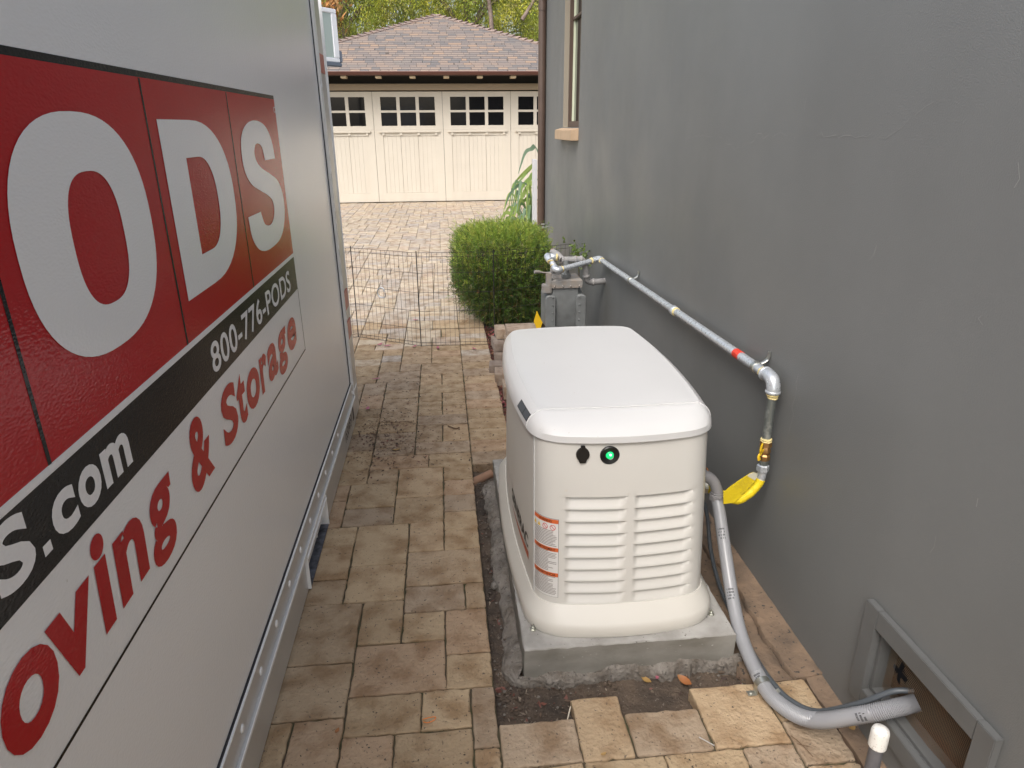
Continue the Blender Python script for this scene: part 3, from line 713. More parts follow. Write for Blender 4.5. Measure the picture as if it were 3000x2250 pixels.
# rough cement spill at pad foot
b = MB(); rows = []
path = [(.205, 3.3)]+[(.2, 3.3-k*.02) for k in range(1, 70)]+[(.2+k*.012, 1.855) for k in range(68)]
for k, (x, y) in enumerate(path):
    front = y < 1.87
    w_ = (.042+.010*math.sin(k*.21)+.004*math.sin(k*.77)+random.gauss(0, .002)) if not front else (.020+.008*math.sin(k*.23+1)+.004*math.sin(k*.9)+random.gauss(0, .002))
    h_ = (-.018+.012*math.sin(k*.5)) if not front else (-.012+.008*math.sin(k*.33)+(.012 if k > 95 else 0))
    row = []
    for q, hh in ((0, 0.006), (.25, 0), (.6, -.008), (.9, -.02), (1.0, -.06)):
        d = w_*q+random.gauss(0, .002); z = h_+hh+random.gauss(0, .0025)
        row.append((x-d, y, z) if not front else (x, y+.014-d-.0, z))
    if k == 70: row = [(px-.02*q, py, pz) for (px, py, pz), q in zip(row, (0, .2, .4, .6, .8))]
    row.insert(0, (.222, y, h_+.008) if not front else (x, 1.872, h_+.008))
    rows.append(row)
b.rings(rows, cap=(False, False), closed=False)
o = b.build('cement_spill', 'rough_concrete', None, 0); tag(o, 'rough lumpy cement spilled around the foot of the pad', None, None, 'structure')

gen = empty('standby_generator', (.59, 2.6, .11), 'cream white standby generator with louvered front and rounded lid on concrete pad', 'generator')
CX = .589
def plan(hx, y0, y1, bs, bf, r, z, nF=96, nS=30, nC=8, bfb=None):
    # closed outline starting at left side rear, going to the front, round to the rear
    cy = (y0+y1)/2; hy = (y1-y0)/2; bfb = bf if bfb is None else bfb; P = []
    def S(y, sgn): return CX+sgn*(hx+bs*(1-((y-cy)/hy)**2))
    def Fr(x, sgn): return (y0-bf*(1-((x-CX)/hx)**2)) if sgn < 0 else (y1+bfb*(1-((x-CX)/hx)**2))
    def bez(a, c, d, n):
        return [((1-t)**2*a[0]+2*t*(1-t)*c[0]+t*t*d[0], (1-t)**2*a[1]+2*t*(1-t)*c[1]+t*t*d[1]) for t in [k/n for k in range(n)]]
    for k in range(nS): y = (y1-r)+(y0+r-(y1-r))*k/nS; P.append((S(y, -1), y))
    P += bez((S(y0+r, -1), y0+r), (CX-hx, y0), (CX-hx+r, Fr(CX-hx+r, -1)), nC)
    for k in range(nF): x = CX-hx+r+(2*hx-2*r)*k/nF; P.append((x, Fr(x, -1)))
    P += bez((CX+hx-r, Fr(CX+hx-r, -1)), (CX+hx, y0), (S(y0+r, 1), y0+r), nC)
    for k in range(nS): y = (y0+r)+(y1-r-(y0+r))*k/nS; P.append((S(y, 1), y))
    P += bez((S(y1-r, 1), y1-r), (CX+hx, y1), (CX+hx-r, Fr(CX+hx-r, 1)), nC)
    for k in range(nS): x = CX+hx-r-(2*hx-2*r)*k/nS; P.append((x, Fr(x, 1)))
    P += bez((CX-hx+r, Fr(CX-hx+r, 1)), (CX-hx, y1), (S(y1-r, -1), y1-r), nC)
    return [(x, y, z) for x, y in P]
BZ0, BZ1 = .205, .822
def body_params(z):
    t = (z-BZ0)/(BZ1-BZ0); return dict(hx=.306-.006*t, y0=1.985+.062*t, y1=3.19-.02*t, bs=.04-.004*t, bf=.032+.004*t, r=.085)
def louver(x, z):
    d = 0
    for xa, xb in ((.372, .592), (.612, .832)):
        if xa < x < xb and .19 < z < .62:
            k = math.floor((.617-z)/.0457); u = ((.617-z)/.0457)-k
            if 0 <= k < 9:
                e = min(1, (x-xa)/.022, (xb-x-.012*u)/.03); e = max(0, e); e = e*e*(3-2*e)
                d = .017*max(0, 1-u/.9)**.85*e if u > .02 else 0
    return d
zs = [BZ0, .2065]
k0 = [.617-.0457*k for k in range(9)]
for k in k0: zs += [k+.0006, k-.0012, k-.004]+[k-.0457*t for t in (.2, .33, .46, .6, .75, .9)]
zs += [.64, .68, .72, .76, .8, BZ1]
zs = sorted(z for z in zs if z >= BZ0); b = MB(); rs = []
for z in zs:
    pr = plan(z=z, **body_params(z)); rs.append([(x, y+(louver(x, z) if y < 2.1 else 0), z_) for x, y, z_ in pr])
b.rings(rs); body = b.build('cabinet', 'gen', gen, 35)
def polyline(z):       # along left side towards the front, s=0 at the corner seam
    P = plan(z=z, **body_params(z))[:80]; 
    i0 = min(range(len(P)), key=lambda i: abs(P[i][1]-(body_params(z)['y0']+.06))); s = [0]
    for a, c in zip(P, P[1:]): s.append(s[-1]+math.dist(a, c))
    s0 = s[i0]; return P, [v-s0 for v in s]
cache = {}
def on_body(s, z, off):
    kz = round(z, 3)
    if kz not in cache: cache[kz] = polyline(kz)
    P, S_ = cache[kz]; i = max(0, min(len(S_)-2, int(np.searchsorted(S_, s))-1))
    a, c = P[i], P[i+1]; t = (s-S_[i])/(S_[i+1]-S_[i]); nx_, ny_ = (c[1]-a[1]), -(c[0]-a[0]); L_ = math.hypot(nx_, ny_)
    # outward normal is to the right-hand side of travel reversed
    x, y = a[0]+(c[0]-a[0])*t, a[1]+(c[1]-a[1])*t
    ox, oy = (nx_/L_, ny_/L_)
    if ox*(x-CX)+oy*(y-2.6) < 0: ox, oy = -ox, -oy
    return (x+ox*off, y+oy*off, z)
# base skirt
b = MB(); rs = []
for z, t, ex in ((.109, 0, 0), (.118, 0, .003), (.150, .0, .002), (.162, .12, 0), (.185, .55, 0), (.208, 1, 0), (.206, 1.2, 0)):
    hx = .337*(1-t)+.311*t; y0 = 1.937*(1-t)+1.982*t; rs.append(plan(hx+ex, y0-ex, 3.25-.05*t+ex, .042*(1-t)+.04*t, .043*(1-t)+.033*t, .12*(1-t)+.09*t, z))
b.rings(rs); b.build('base', 'gen_base', gen, 40)
for (x, y) in ((.262, 1.965), (.925, 1.975)):
    b = MB(); b.lathe((x, y, .108), (0, 0, 1), [(0, .013), (.004, .013), (.004, .009), (.012, .009), (.012, .004), (.022, .004)], 6); b.build('anchor_bolt', 'zinc', gen)
# lid
b = MB(); A = dict(hx=.313, y0=2.045, y1=3.165, bs=.046, bf=.046, r=.10); Bq = dict(hx=.286, y0=2.13, y1=3.135, bs=.030, bf=.004, r=.055)
def lidp(t, z, ex=0): 
    d = {k: A[k]*(1-t)+Bq[k]*t for k in A}; d['hx'] += ex; d['y0'] -= ex; d['y1'] += ex; return plan(z=z, bfb=.03, **d)
b.rings([lidp(0, .813, -.012), lidp(0, .813, -.002), lidp(0, .816, .001), lidp(0, .838, -.001), lidp(.22, .856), lidp(.45, .868), lidp(.75, .878), lidp(.96, .8835), lidp(1.02, .885), lidp(1.06, .8848)]+[[(CX+(x-CX)*k_, 2.63+(y-2.63)*k_, z_) for x, y, _ in lidp(1.06, 0)] for k_, z_ in ((.93, .8868), (.8, .889), (.5, .8915), (.15, .8925))], cap=(False, True))
lid = b.build('lid', 'gen_lid', gen, 28)
def lx(t, y, sg):
    pts = [p for p in lidp(t, 0) if (p[0]-CX)*sg > .15 and p[1] < 2.6]; pts.sort(key=lambda p: abs(p[1]-y)); a, c = pts[0], pts[1]
    q = 0 if abs(c[1]-a[1]) < 1e-6 else (y-a[1])/(c[1]-a[1]); return a[0]+(c[0]-a[0])*max(-1, min(1, q))
prof_ = [(0, .819), (0, .836), (.22, .856), (.45, .868), (.75, .878), (.96, .8835)]
rp = [(lx(t, 2.15, -1), 2.15, z) for t, z in prof_]+[(.335, 2.15, .8862), (.589, 2.138, .8872), (.845, 2.15, .8862)]+[(lx(t, 2.15, 1), 2.15, z) for t, z in prof_[::-1]]
b = MB(); b.tube(spline(rp, 5), .0026, 8); b.build('lid_seam', 'gen_lid', lid, 60)
# badge on the lid side
def lid_pt(y, t, off=.0012):
    d = {k: A[k]*(1-t)+Bq[k]*t for k in A}; cy = (d['y0']+d['y1'])/2; hy_ = (d['y1']-d['y0'])/2
    z = .838+(.868-.838)*(t/.45)*(1.15-.15*t/.45); return (CX-d['hx']-d['bs']*(1-((y-cy)/hy_)**2)-off, y, z+off)
def lidquad(y0, y1, t0, t1, off, name, m, n=6):
    b = MB(); rows = []
    for k in range(n+1):
        y = y0+(y1-y0)*k/n; rows.append([lid_pt(y, t, off) for t in (t0, (t0+t1)/2, t1)])
    b.rings(rows, cap=(False, False), closed=False); return b.build(name, m, lid)
lidquad(2.30, 2.152, .02, .40, .001, 'badge', 'blk'); lidquad(2.294, 2.222, .05, .37, .0016, 'badge_plate', 'conduit_dark'); lidquad(2.216, 2.158, .05, .37, .0016, 'badge_plate', 'conduit_dark')
# corner seam of front panel
b = MB(); b.tube([on_body(0, z, .0005) for z in (.212, .4, .6, .81)], .0022, 6); b.build('panel_seam', 'gen_lid', gen)
b = MB(); b.tube([on_body(-.004, z, .0003) for z in (.212, .4, .6, .81)], .0016, 6); b.build('panel_gap', 'gap', gen)
# warning label
def patch(s0, s1, z0, z1, off, name, m, parent, n=10):
    b = MB(); b.rings([[on_body(s0+(s1-s0)*k/n, z0, off) for k in range(n+1)], [on_body(s0+(s1-s0)*k/n, (z0+z1)/2, off) for k in range(n+1)], [on_body(s0+(s1-s0)*k/n, z1, off) for k in range(n+1)]], cap=(False, False), closed=False)
    return b.build(name, m, parent)
S0, S1 = .006, .112; ZL0, ZL1 = .232, .532
lab = patch(S0-.001, S1+.001, ZL0-.001, ZL1+.001, .0006, 'warning_label', 'blk', gen); patch(S0, S1, ZL0, ZL1, .0011, 'label_sheet', 'label_white', lab)
for i, (zt, txt) in enumerate(((ZL1, 'WARNING'), (.425, 'AVERTISSEMENT'), (.328, 'ADVERTENCIA'))):
    patch(S0, S1, zt-.016, zt-.001, .0016, 'label_header', 'label_orange', lab)
    wd = .052 if i == 0 else .082
    put_text('label_text', txt, .058-wd/2+.004, .058+wd/2+.004, zt-.0135, zt-.0035, lambda s, z: on_body(s, z, .0022), 'blk', lab, bold=.01)
b = MB()
for z_hi, z_lo in ((.486, .429), (.406, .332), (.309, .238)):
    z = z_hi
    while z > z_lo:
        e = S1-.006-random.choice((0, .004, .012, .03)); b.rings([[on_body(S0+.005+(e-S0-.005)*k/8, z, .0016) for k in range(9)], [on_body(S0+.005+(e-S0-.005)*k/8, z+.0017, .0016) for k in range(9)]], cap=(False, False), closed=False); z -= .0056
b.build('label_text', 'label_text', lab)
def disc(cs, cz, r0, r1, off, n=20):
    return [[on_body(cs+r*math.cos(6.2832*k/n), cz+r*math.sin(6.2832*k/n), off) for k in range(n)] for r in (r0, r1)]
b = MB()
for cs in (.063, .092):
    b.rings(disc(cs, .500, .0105, .0085, .0018), cap=(False, False)); b.rings([[on_body(cs-.007, .506, .0018), on_body(cs-.0055, .5075, .0018)], [on_body(cs+.0055, .4925, .0018), on_body(cs+.007, .494, .0018)]], cap=(False, False), closed=False)
b.build('label_symbol', 'red_ring', lab)
for cs in (.014, .036): MB_ = MB(); MB_.poly([on_body(cs-.008, .492, .0018), on_body(cs+.008, .492, .0018), on_body(cs, .509, .0018)]); MB_.build('label_symbol', 'yellow_tri', lab)
# GENERAC lettering and orange swoosh
def sfun(off): return lambda s, z: on_body(s, z, off)
put_text('lettering', 'GENERAC', -.475, -.085, .325, .378, sfun(.0012), 'blk', gen, bold=.03, shear=.0, space=1.03)
b = MB(); top_, bot_ = [], []
for k in range(15):
    t = k/14; s = -.455+t*.375; top_.append(on_body(s, .300+.016*t, .0012)); bot_.append(on_body(s, .297-.012*t, .0012))
b.rings([bot_, top_], cap=(False, False), closed=False); b.build('swoosh', 'swoosh', gen)
# port cap and status lamp
def front_y(x, z): p = body_params(z); return p['y0']-p['bf']*(1-((x-CX)/p['hx'])**2)
x, z = .432, .775; y = front_y(x, z)
b = MB(); pts = []
for k in range(25):
    a = R(-50+280*k/24); pts.append((x+.0225*math.cos(a), y-.001, z+.0245*math.sin(a)))
pts += [(x-.010, y-.001, z-.031), (x+.010, y-.001, z-.031)]
b.prism(pts, (0, -.008, 0)); b.box(x-.007, x+.007, y-.012, y-.0, z+.022, z+.031, .001); b.build('port_cap', 'blk', gen)
x, z = .523, .769; y = front_y(x, z)
b = MB(); b.lathe((x, y+.004, z), (0, -1, 0), [(0, .033), (.007, .033), (.010, .030), (.006, .018), (.005, .014)], 32); lampo = b.build('status_lamp', 'blk', gen, 40)
b = MB(); b.lathe((x, y-.001, z), (0, -1, 0), [(0, .0135), (.004, .0125), (.006, .008), (.0065, .001)], 24); b.build('lens', 'led', lampo, 60)
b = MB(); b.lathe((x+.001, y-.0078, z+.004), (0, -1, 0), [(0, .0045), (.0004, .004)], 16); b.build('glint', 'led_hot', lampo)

# ================================================================== CONDUIT
con = empty('flexible_conduit', (1.0, 1.7, 0), 'thick ribbed gray conduit curving from the generator across the pavers into the vent', 'conduit')
cp_ = [(1.043, 2.295, .40), (1.041, 2.25, .36), (1.027, 2.13, .26), (1.014, 2.0, .15), (1.003, 1.87, .08), (1.003, 1.72, .046), (1.02, 1.62, .038), (1.07, 1.515, .07), (1.15, 1.43, .165), (1.24, 1.385, .235), (1.285, 1.372, .262)]
P = spline(cp_, 42); PP = []; rr = []
for i, p in enumerate(P): PP.append(p); rr.append(.0242+.0013*math.cos(i*math.pi*1.0)*(1 if i > 190 else .3))
b = MB(); b.tube(PP, rr, 20); b.build('hose', 'conduit', con, 75)
b = MB(); b.tube(spline([(.93, 2.33, .50), (.985, 2.32, .50), (1.025, 2.31, .475), (1.044, 2.298, .43), (1.044, 2.296, .41)], 8), .0225, 20); b.build('elbow_fitting', 'conduit_fit', con, 60)
b = MB(); b.lathe((1.044, 2.298, .395), (0, .05, 1), [(0, .026), (.002, .029), (.026, .029), (.028, .026), (.034, .027), (.036, .024)], 16)
for k in range(8):
    a = k*math.pi/4; b.box(-.004, .004, -.031, -.026, 0, .02, .001, 0, Matrix.Translation((1.044, 2.298, .400)) @ Matrix.Rotation(a, 4, 'Z'))
b.build('coupling_nut', 'conduit_fit', con, 40)
# printed marks on conduit: short dashes on the surface facing the viewer
def marks(i0, n, rows=4):
    b = MB()
    for r_ in range(rows):
        for k in range(n):
            i = i0+r_*3; p, q = PP[i], PP[i+1]; t = (q-p).normalized(); a = (Vector((-.45, -.7, .55))); a = (a-t*a.dot(t)).normalized(); c = t.cross(a)
            for ang in (k*.13-.45,):
                if random.random() < .2: continue
                d1 = math.cos(ang)*a+math.sin(ang)*c; d2 = math.cos(ang+.09)*a+math.sin(ang+.09)*c; rad = .0252; tt = t*.003
                b.poly([p+d1*rad-tt, p+d2*rad-tt, p+d2*rad+tt, p+d1*rad+tt])
    b.build('printing', 'ink', con)
marks(62, 8); marks(118, 8); marks(210, 8, 3); marks(340, 8, 3)
b = MB(); i = 218; p = PP[i]; t = (PP[i+3]-PP[i-3]).normalized()
b.lathe(p-t*.011, t, [(0, .0245), (.001, .0262), (.021, .0262), (.022, .0245)], 24)
b.box(.955, .985, p.y-.012, p.y+.010, .003, .0065, .001).box(.9825, .986, p.y-.012, p.y+.010, .004, .035)
b.build('strap', 'zinc', con, 50)
b = MB(); b.lathe((.967, p.y, .0065), (0, 0, 1), [(0, .006), (.003, .006), (.004, .003)], 6); b.build('screw', 'zinc', con)
b = MB(); thin = spline([(.96, 2.45, .42), (1.03, 2.5, .36), (1.085, 2.48, .235), (1.07, 2.36, .12), (1.055, 2.2, .05), (1.045, 2.0, .03), (1.035, 1.8, .04), (1.036, 1.68, .052), (1.055, 1.60, .06), (1.10, 1.53, .085), (1.17, 1.455, .185), (1.24, 1.42, .258), (1.29, 1.40, .275)], 12)
tc_ = empty('thin_cable', (1.03, 1.7, 0), 'thin dark cable running behind the thick gray conduit into the vent', 'cable')
b.tube(thin, .0085, 10); b.build('sheath', 'conduit_dark', tc_, 60)
b = MB(); t0 = thin[84]; b.lathe((1.038, 1.655, .05), (.05, -1, .05), [(0, .010), (.001, .012), (.014, .012), (.015, .010)], 12); b.build('cable_clip', 'zinc', tc_, 40)
# capped pipe
pc = empty('capped_pipe', (1.13, 1.3, 0), 'short dark gray pipe with a white end cap standing below the vent', 'pipe')
MB().tube([(1.13, 1.3, -.03), (1.13, 1.3, .20)], .0185, 20).build('riser', 'pvc_gray', pc, 50)
b = MB(); b.lathe((1.13, 1.3, .198), (0, 0, 1), [(0, .0215), (0, .0235), (.048, .0235), (.058, .021), (.063, .014), (.065, .004)], 24); b.build('cap', 'pvc_white', pc, 50)

# ================================================================== GAS METER + PIPES
gm = empty('gas_meter', (.91, 5.15, 0), 'gray gas meter with cast housing standing between hedge and wall', 'gas meter')
def rr_poly(cx, cz, w_, h_, r, y, n=5):
    out = []
    for sx, sz, a0 in ((1, 1, 0), (-1, 1, 90), (-1, -1, 180), (1, -1, 270)):
        for k in range(n+1):
            a = R(a0+90*k/n); out.append((cx+sx*(w_/2-r)+r*math.cos(a), y, cz+sz*(h_/2-r)+r*math.sin(a)))
    return out
half = [(.0, .322), (.095, .322), (.118, .334), (.126, .36), (.127, .45), (.127, .54), (.123, .565), (.112, .582), (.104, .600), (.102, .625), (.103, .66), (0, .66)]
hs = [(p.x, p.y) for p in spline([(a, c, 0) for a, c in half[1:-1]], 4)]
outl = [(x, z) for x, z in hs]+[(-x, z) for x, z in hs[::-1]]
def mring(y, k): return [(.915+x*k, y, .49+(z-.49)*k) for x, z in outl]
b = MB(); b.rings([mring(5.078, .93), mring(5.082, .97), mring(5.092, 1), mring(5.27, 1), mring(5.28, .97)])
b.build('housing', 'meter', gm, 40)
for s_ in (-1, 1):
    b = MB(); cx = .915+s_*.118
    b.rings([rr_poly(cx, .455, .070, .255, .026, 5.045), rr_poly(cx, .455, .080, .27, .03, 5.053), rr_poly(cx, .455, .080, .27, .03, 5.068), rr_poly(cx, .455, .068, .26, .026, 5.070), rr_poly(cx, .455, .082, .298, .03, 5.29)])
    b.build('side_cover', 'meter', gm, 40)
for s_ in (-1, 1):
    for dz in (-.12, -.06, 0, .06, .12):
        b = MB(); b.lathe((.915+s_*.104, 5.046, .455+dz), (0, -1, 0), [(0, .008), (.006, .008), (.008, .004)], 8); b.build('bolt', 'meter', gm, 40)
b = MB(); b.rings([rr_poly(.922, .668, .24, .055, .012, 5.065), rr_poly(.922, .672, .245, .06, .012, 5.075), rr_poly(.922, .675, .24, .06, .012, 5.29)])
for dx in (-.095, -.03, .03, .095): b.ball((.922+dx, 5.065, .655), .01, (1, 1, 1), 1)
b.build('top_cover', 'meter_dusty', gm, 40)
b = MB(); b.rings([rr_poly(.915, .36, .12, .05, .02, 5.079), rr_poly(.915, .36, .12, .05, .02, 5.085)]); b.box(.81, 1.02, 5.0775, 5.081, .432, .436); b.build('cast_rib', 'meter', gm)
b = MB(); b.lathe((.925, 5.13, .70), (0, 0, 1), [(0, .03), (.012, .03), (.012, .036), (.038, .036), (.042, .026)], 8)
b.tube([(.925, 5.13, .73), (.925, 5.13, .84)], .022, 14); b.build('union_nut', 'meter', gm, 30)
rg = MB(); rg.box(.735, .795, 5.05, 5.13, .605, .67, .006).box(.765, .805, 5.06, 5.12, .60, .76, .005); rgo = rg.build('regulator', 'meter_dusty', gm, 30)
b = MB(); b.tube([(.67, 5.05, .775), (.705, 5.06, .772), (.73, 5.07, .765), (.80, 5.08, .755)], [.013, .012, .006, .006], 8); b.build('shutoff_lever', 'meter_dusty', gm, 40)
pr = .0235
b = MB(); b.tube(spline([(.90, 5.15, .842), (.98, 5.15, .842), (1.04, 5.15, .842), (1.065, 5.155, .82), (1.085, 5.17, .76), (1.095, 5.18, .70), (1.11, 5.19, .665), (1.15, 5.2, .652), (1.25, 5.21, .655)], 6), pr, 16)
for (a, c) in (((.90, 5.15, .842), (1, 0, 0)), ((1.0, 5.15, .842), (1, 0, 0)), ((1.045, 5.15, .841), (1, 0, 0)), ((1.155, 5.2, .652), (1, 0, 0)), ((1.093, 5.178, .705), (.2, 0, -1))): b.lathe(a, c, [(-.008, pr+.004), (-.006, pr+.006), (.006, pr+.006), (.008, pr+.004)], 16)
b.tube([(.925, 5.15, .80), (.925, 5.14, .76)], .02, 12); b.tube(spline([(.90, 5.17, .842), (.87, 5.22, .87), (.845, 5.3, .88)], 5), .025, 14)
b.tube([(.85, 5.3, .88), (.85, 5.33, .60), (.85, 5.33, -.05)], .02, 12)
b.build('house_pipe', 'pipe_gray', gm, 50)

gp = empty('gas_pipe_run', (1.2, 2.27, .5), 'galvanized gas pipe running along the gray wall from the meter down to the generator', 'gas pipe')
wx = 1.2; zp = lambda y: .913-(y-2.27)*.0283
b = MB(); b.tube([(wx, 2.33, zp(2.33)), (wx, 5.16, zp(5.16))], .0195, 20); b.build('horizontal_pipe', 'galv', gp, 60)
b = MB(); b.tube([(.845, 5.02, .79), (1.17, 5.19, .83)], .0195, 18); b.tube(spline([(.80, 5.13, .855), (.81, 5.08, .83), (.825, 5.04, .80)], 5), .021, 14); b.build('meter_branch', 'galv', gp, 60)
b = MB()
def fit(p, d, r, h, mb): mb.lathe(p, d, [(0, r-.003), (.003, r), (h-.003, r), (h, r-.003)], 18)
b.tube(spline([(.80, 5.19, .862), (.785, 5.16, .868), (.79, 5.12, .855), (.797, 5.10, .845)], 5), .027, 16); b.tube(spline([(.82, 5.06, .81), (.826, 5.03, .795), (.845, 5.02, .79), (.865, 5.03, .793)], 5), .025, 16)
fit((.81, 5.18, .862), (1, 0, -.1), .027, .05, b)
b.tube(spline([(1.15, 5.18, .828), (1.18, 5.195, .832), (1.2, 5.185, .833), (1.2, 5.15, .832)], 6), .0245, 16)
b.build('elbow', 'galv', gp, 60)
# large near elbow
b = MB(); e0 = Vector((wx, 2.33, zp(2.33))); b.tube(spline([(wx, 2.335, .911), (wx, 2.30, .912), (wx, 2.277, .903), (wx, 2.266, .88), (wx, 2.265, .862)], 7), .026, 20)
fit((wx, 2.345, .911), (0, -1, 0), .0285, .012, b); fit((wx, 2.265, .872), (0, 0, -1), .0285, .013, b); b.build('elbow', 'galv', gp, 60)
b = MB(); fit((wx, 3.44, zp(3.44)), (0, -1, 0), .0255, .045, b); b.build('coupling', 'galv', gp, 60)
b = MB()
for p, d, r, h in (((wx, 3.398, zp(3.4)), (0, -1, .03), .0225, .028), ((wx, 2.365, .911), (0, -1, 0), .0215, .02), ((wx, 2.265, .862), (0, 0, -1), .0235, .012), ((wx+.002, 2.265, .851), (0, 0, -1), .0205, .012), ((wx, 2.265, .675), (0, 0, -1), .0215, .016),
                   ((.875, 5.035, .794), (.9, .4, .1), .023, .008), ((.80, 5.095, .842), (0, -.7, -.7), .026, .01), ((.815, 5.065, .815), (0, -.7, -.7), .026, .008), ((1.12, 5.165, .824), (1, .4, .1), .025, .015), ((.85, 5.175, .857), (1, 0, 0), .028, .014), ((1.2, 5.13, .832), (0, -1, 0), .023, .012)):
    b.lathe(p, d, [(0, r*.9), (h*.3, r), (h*.55, r*.94), (h*.8, r), (h, r*.88)], 14)
for v in b.bm.verts: v.co += Vector((random.gauss(0, .0009), random.gauss(0, .0009), random.gauss(0, .0009)))
b.build('pipe_dope', 'dope', gp)
b = MB(); b.tube([(wx, 2.265, .86), (wx, 2.265, .66)], .0165, 18); b.build('drop_pipe', 'galv_dark', gp, 60)
for y in (4.28, 2.42):
    b = MB(); z = zp(y); b.lathe((wx, y+.012, z), (0, -1, 0), [(0, .0215), (.001, .023), (.023, .023), (.024, .0215)], 18)
    b.tube(spline([(1.215, y, z+.015), (1.238, y, z+.028), (1.246, y, z+.045), (1.246, y, z+.062)], 5), [.004]*16, 8, flat=2.6); b.ball((1.243, y, z+.057), .006, (.5, 1, 1), 1)
    b.build('pipe_strap', 'zinc', gp, 50)
b = MB(); b.lathe((wx, 2.615, zp(2.6)), (0, -1, 0.03), [(0, .0199), (0, .0202), (.055, .0202), (.055, .0199)], 20); tp = b.build('red_tape', 'red_tape', gp, 40)
b = MB()
for k in range(4): b.poly([(wx-.0195, 2.605-.011*k, zp(2.6)+.002), (wx-.0198, 2.605-.011*k, zp(2.6)+.0105), (wx-.0198, 2.601-.011*k, zp(2.6)+.0105), (wx-.0208, 2.601-.011*k, zp(2.6)+.002)])
b.build('tape_print', 'ink', tp)
# valve
b = MB(); b.lathe((wx, 2.263, .662), (0, 0, -1), [(0, .022), (.018, .024), (.022, .017), (.032, .021), (.044, .021), (.052, .016), (.058, .022), (.07, .023), (.078, .02)], 8); val = b.build('valve', 'brass', gp, 30)
b = MB(); b.tube(spline([(1.186, 2.25, .632), (1.170, 2.235, .63), (1.162, 2.225, .645), (1.166, 2.225, .672)], 5), [.006, .007, .007, .007, .007, .007, .007, .007, .008, .009, .009, .009, .009, .009, .008, .007], 8, flat=.5)
b.tube(spline([(1.170, 2.232, .63), (1.160, 2.228, .618), (1.163, 2.228, .602)], 5), .0075, 8, flat=.5); b.build('valve_handle', 'yellow', val, 50)
b = MB(); b.lathe((wx, 2.262, .584), (0, 0, -1), [(0, .018), (.012, .0185), (.014, .017), (.022, .017)], 16); b.build('nipple', 'galv_dark', gp, 50)
b = MB(); b.lathe((wx, 2.262, .564), (0, 0, -1), [(0, .018), (.004, .024), (.026, .024), (.03, .019), (.045, .018), (.047, .016)], 6); b.build('hex_nut', 'galv', gp, 20)
hp = spline([(wx, 2.262, .525), (1.197, 2.262, .50), (1.18, 2.262, .465), (1.15, 2.265, .43), (1.115, 2.28, .402), (1.07, 2.34, .40), (1.03, 2.38, .41)], 8)
b = MB(); b.tube(hp[:9], .0165, 16); b.build('hose_end', 'galv', gp, 50)
b = MB(); b.tube(hp[8:], [.0185+.0008*(i % 2)+random.uniform(-.0006, .0006) for i in range(len(hp)-8)], 18); b.build('flexible_hose', 'yellow_hose', gp, 60)
b = MB(); b.lathe((1.035, 2.375, .409), (-1, .1, .05), [(0, .021), (.004, .025), (.03, .025), (.034, .018), (.1, .018)], 6); b.build('end_nut', 'zinc', gp, 20)
b = MB(); tagp = [(1.045, .458), (1.07, .484), (1.10, .510), (1.138, .540), (1.152, .545), (1.168, .538), (1.170, .522), (1.163, .500), (1.135, .455), (1.10, .405), (1.055, .40)]
b.prism([(x, 2.238+(.545-z)*.12, z) for x, z in tagp], (0, .0016, 0)); tg = b.build('hose_tag', 'yellow_hose', gp)
b = MB(); b.prism([(x, 2.2362+(.545-z)*.12, z) for x, z in ((1.128, .530), (1.138, .540), (1.152, .5455), (1.168, .538), (1.170, .522), (1.163, .507))], (0, .0012, 0)); b.build('tag_sleeve', 'clear_tag', tg)
b = MB()
for k in range(7):
    o_ = k*.0075; x0 = 1.083+o_*.8; z0 = .483-o_*.85; n_ = 9
    for q in range(n_):
        if random.random() < .25: continue
        xx, z2 = x0+q*.0052, z0+q*.005; b.poly([(xx, 2.2355+(.545-z2)*.12, z2), (xx+.0035, 2.2355+(.545-z2)*.12, z2+.0034), (xx+.0042, 2.2355+(.545-z2)*.12, z2+.0024), (xx+.0007, 2.2355+(.545-z2)*.12, z2-.001)])
b.build('tag_print', 'label_text', tg)

# ================================================================== small things
o = MB().prism([(.70, 5.12, .455), (.745, 5.12, .36), (.715, 5.12, .27), (.675, 5.12, .37)], (0, .004, 0)).build('marker_flag', 'yellow'); tag(o, 'yellow diamond shaped marker in front of the gas meter', 'marker')
b = MB(); b.tube([(.097, 3.35, -.048), (.215, 3.425, -.036)], .024, 16, cap=(True, True)); o = b.build('clay_pipe', 'terracotta', None, 50); tag(o, 'short terracotta brown pipe stub beside the pad corner', 'pipe')

# loose bricks stacked behind the generator
BC = [(.36, .285, .215), (.31, .245, .19), (.38, .30, .23), (.29, .235, .195)]
def brick(x0, x1, y0, y1, z0, z1, label, rot=0):
    global V, F, C
    V, F, C = [], [], []; add_paver(x0, x1, y0, y1, 0, True, (1, 1, 1), bottom=z0-z1+.004, gap=0, rc=.006)
    me = bpy.data.meshes.new('loose_brick'); me.from_pydata([(x, y, z+z1) for x, y, z in V], [], F+[tuple(range(len(F[-1])))[::-1]])
    c = Vector(((x0+x1)/2, (y0+y1)/2, z0)); me.transform(Matrix.Translation(-c)); me.transform(Matrix.Rotation(R(rot), 4, 'Z'))
    col = random.choice(BC); k = random.uniform(.85, 1.15)
    ca = me.color_attributes.new('Col', 'FLOAT_COLOR', 'POINT'); bf = np.ones((len(me.vertices), 4), np.float32); bf[:, :3] = np.array(col)*k; ca.data.foreach_set('color', bf.reshape(-1))
    o = link('loose_brick', me, 'brick', None, 40); o.location = c; tag(o, label, 'paver brick', 'loose pavers stacked behind the generator')
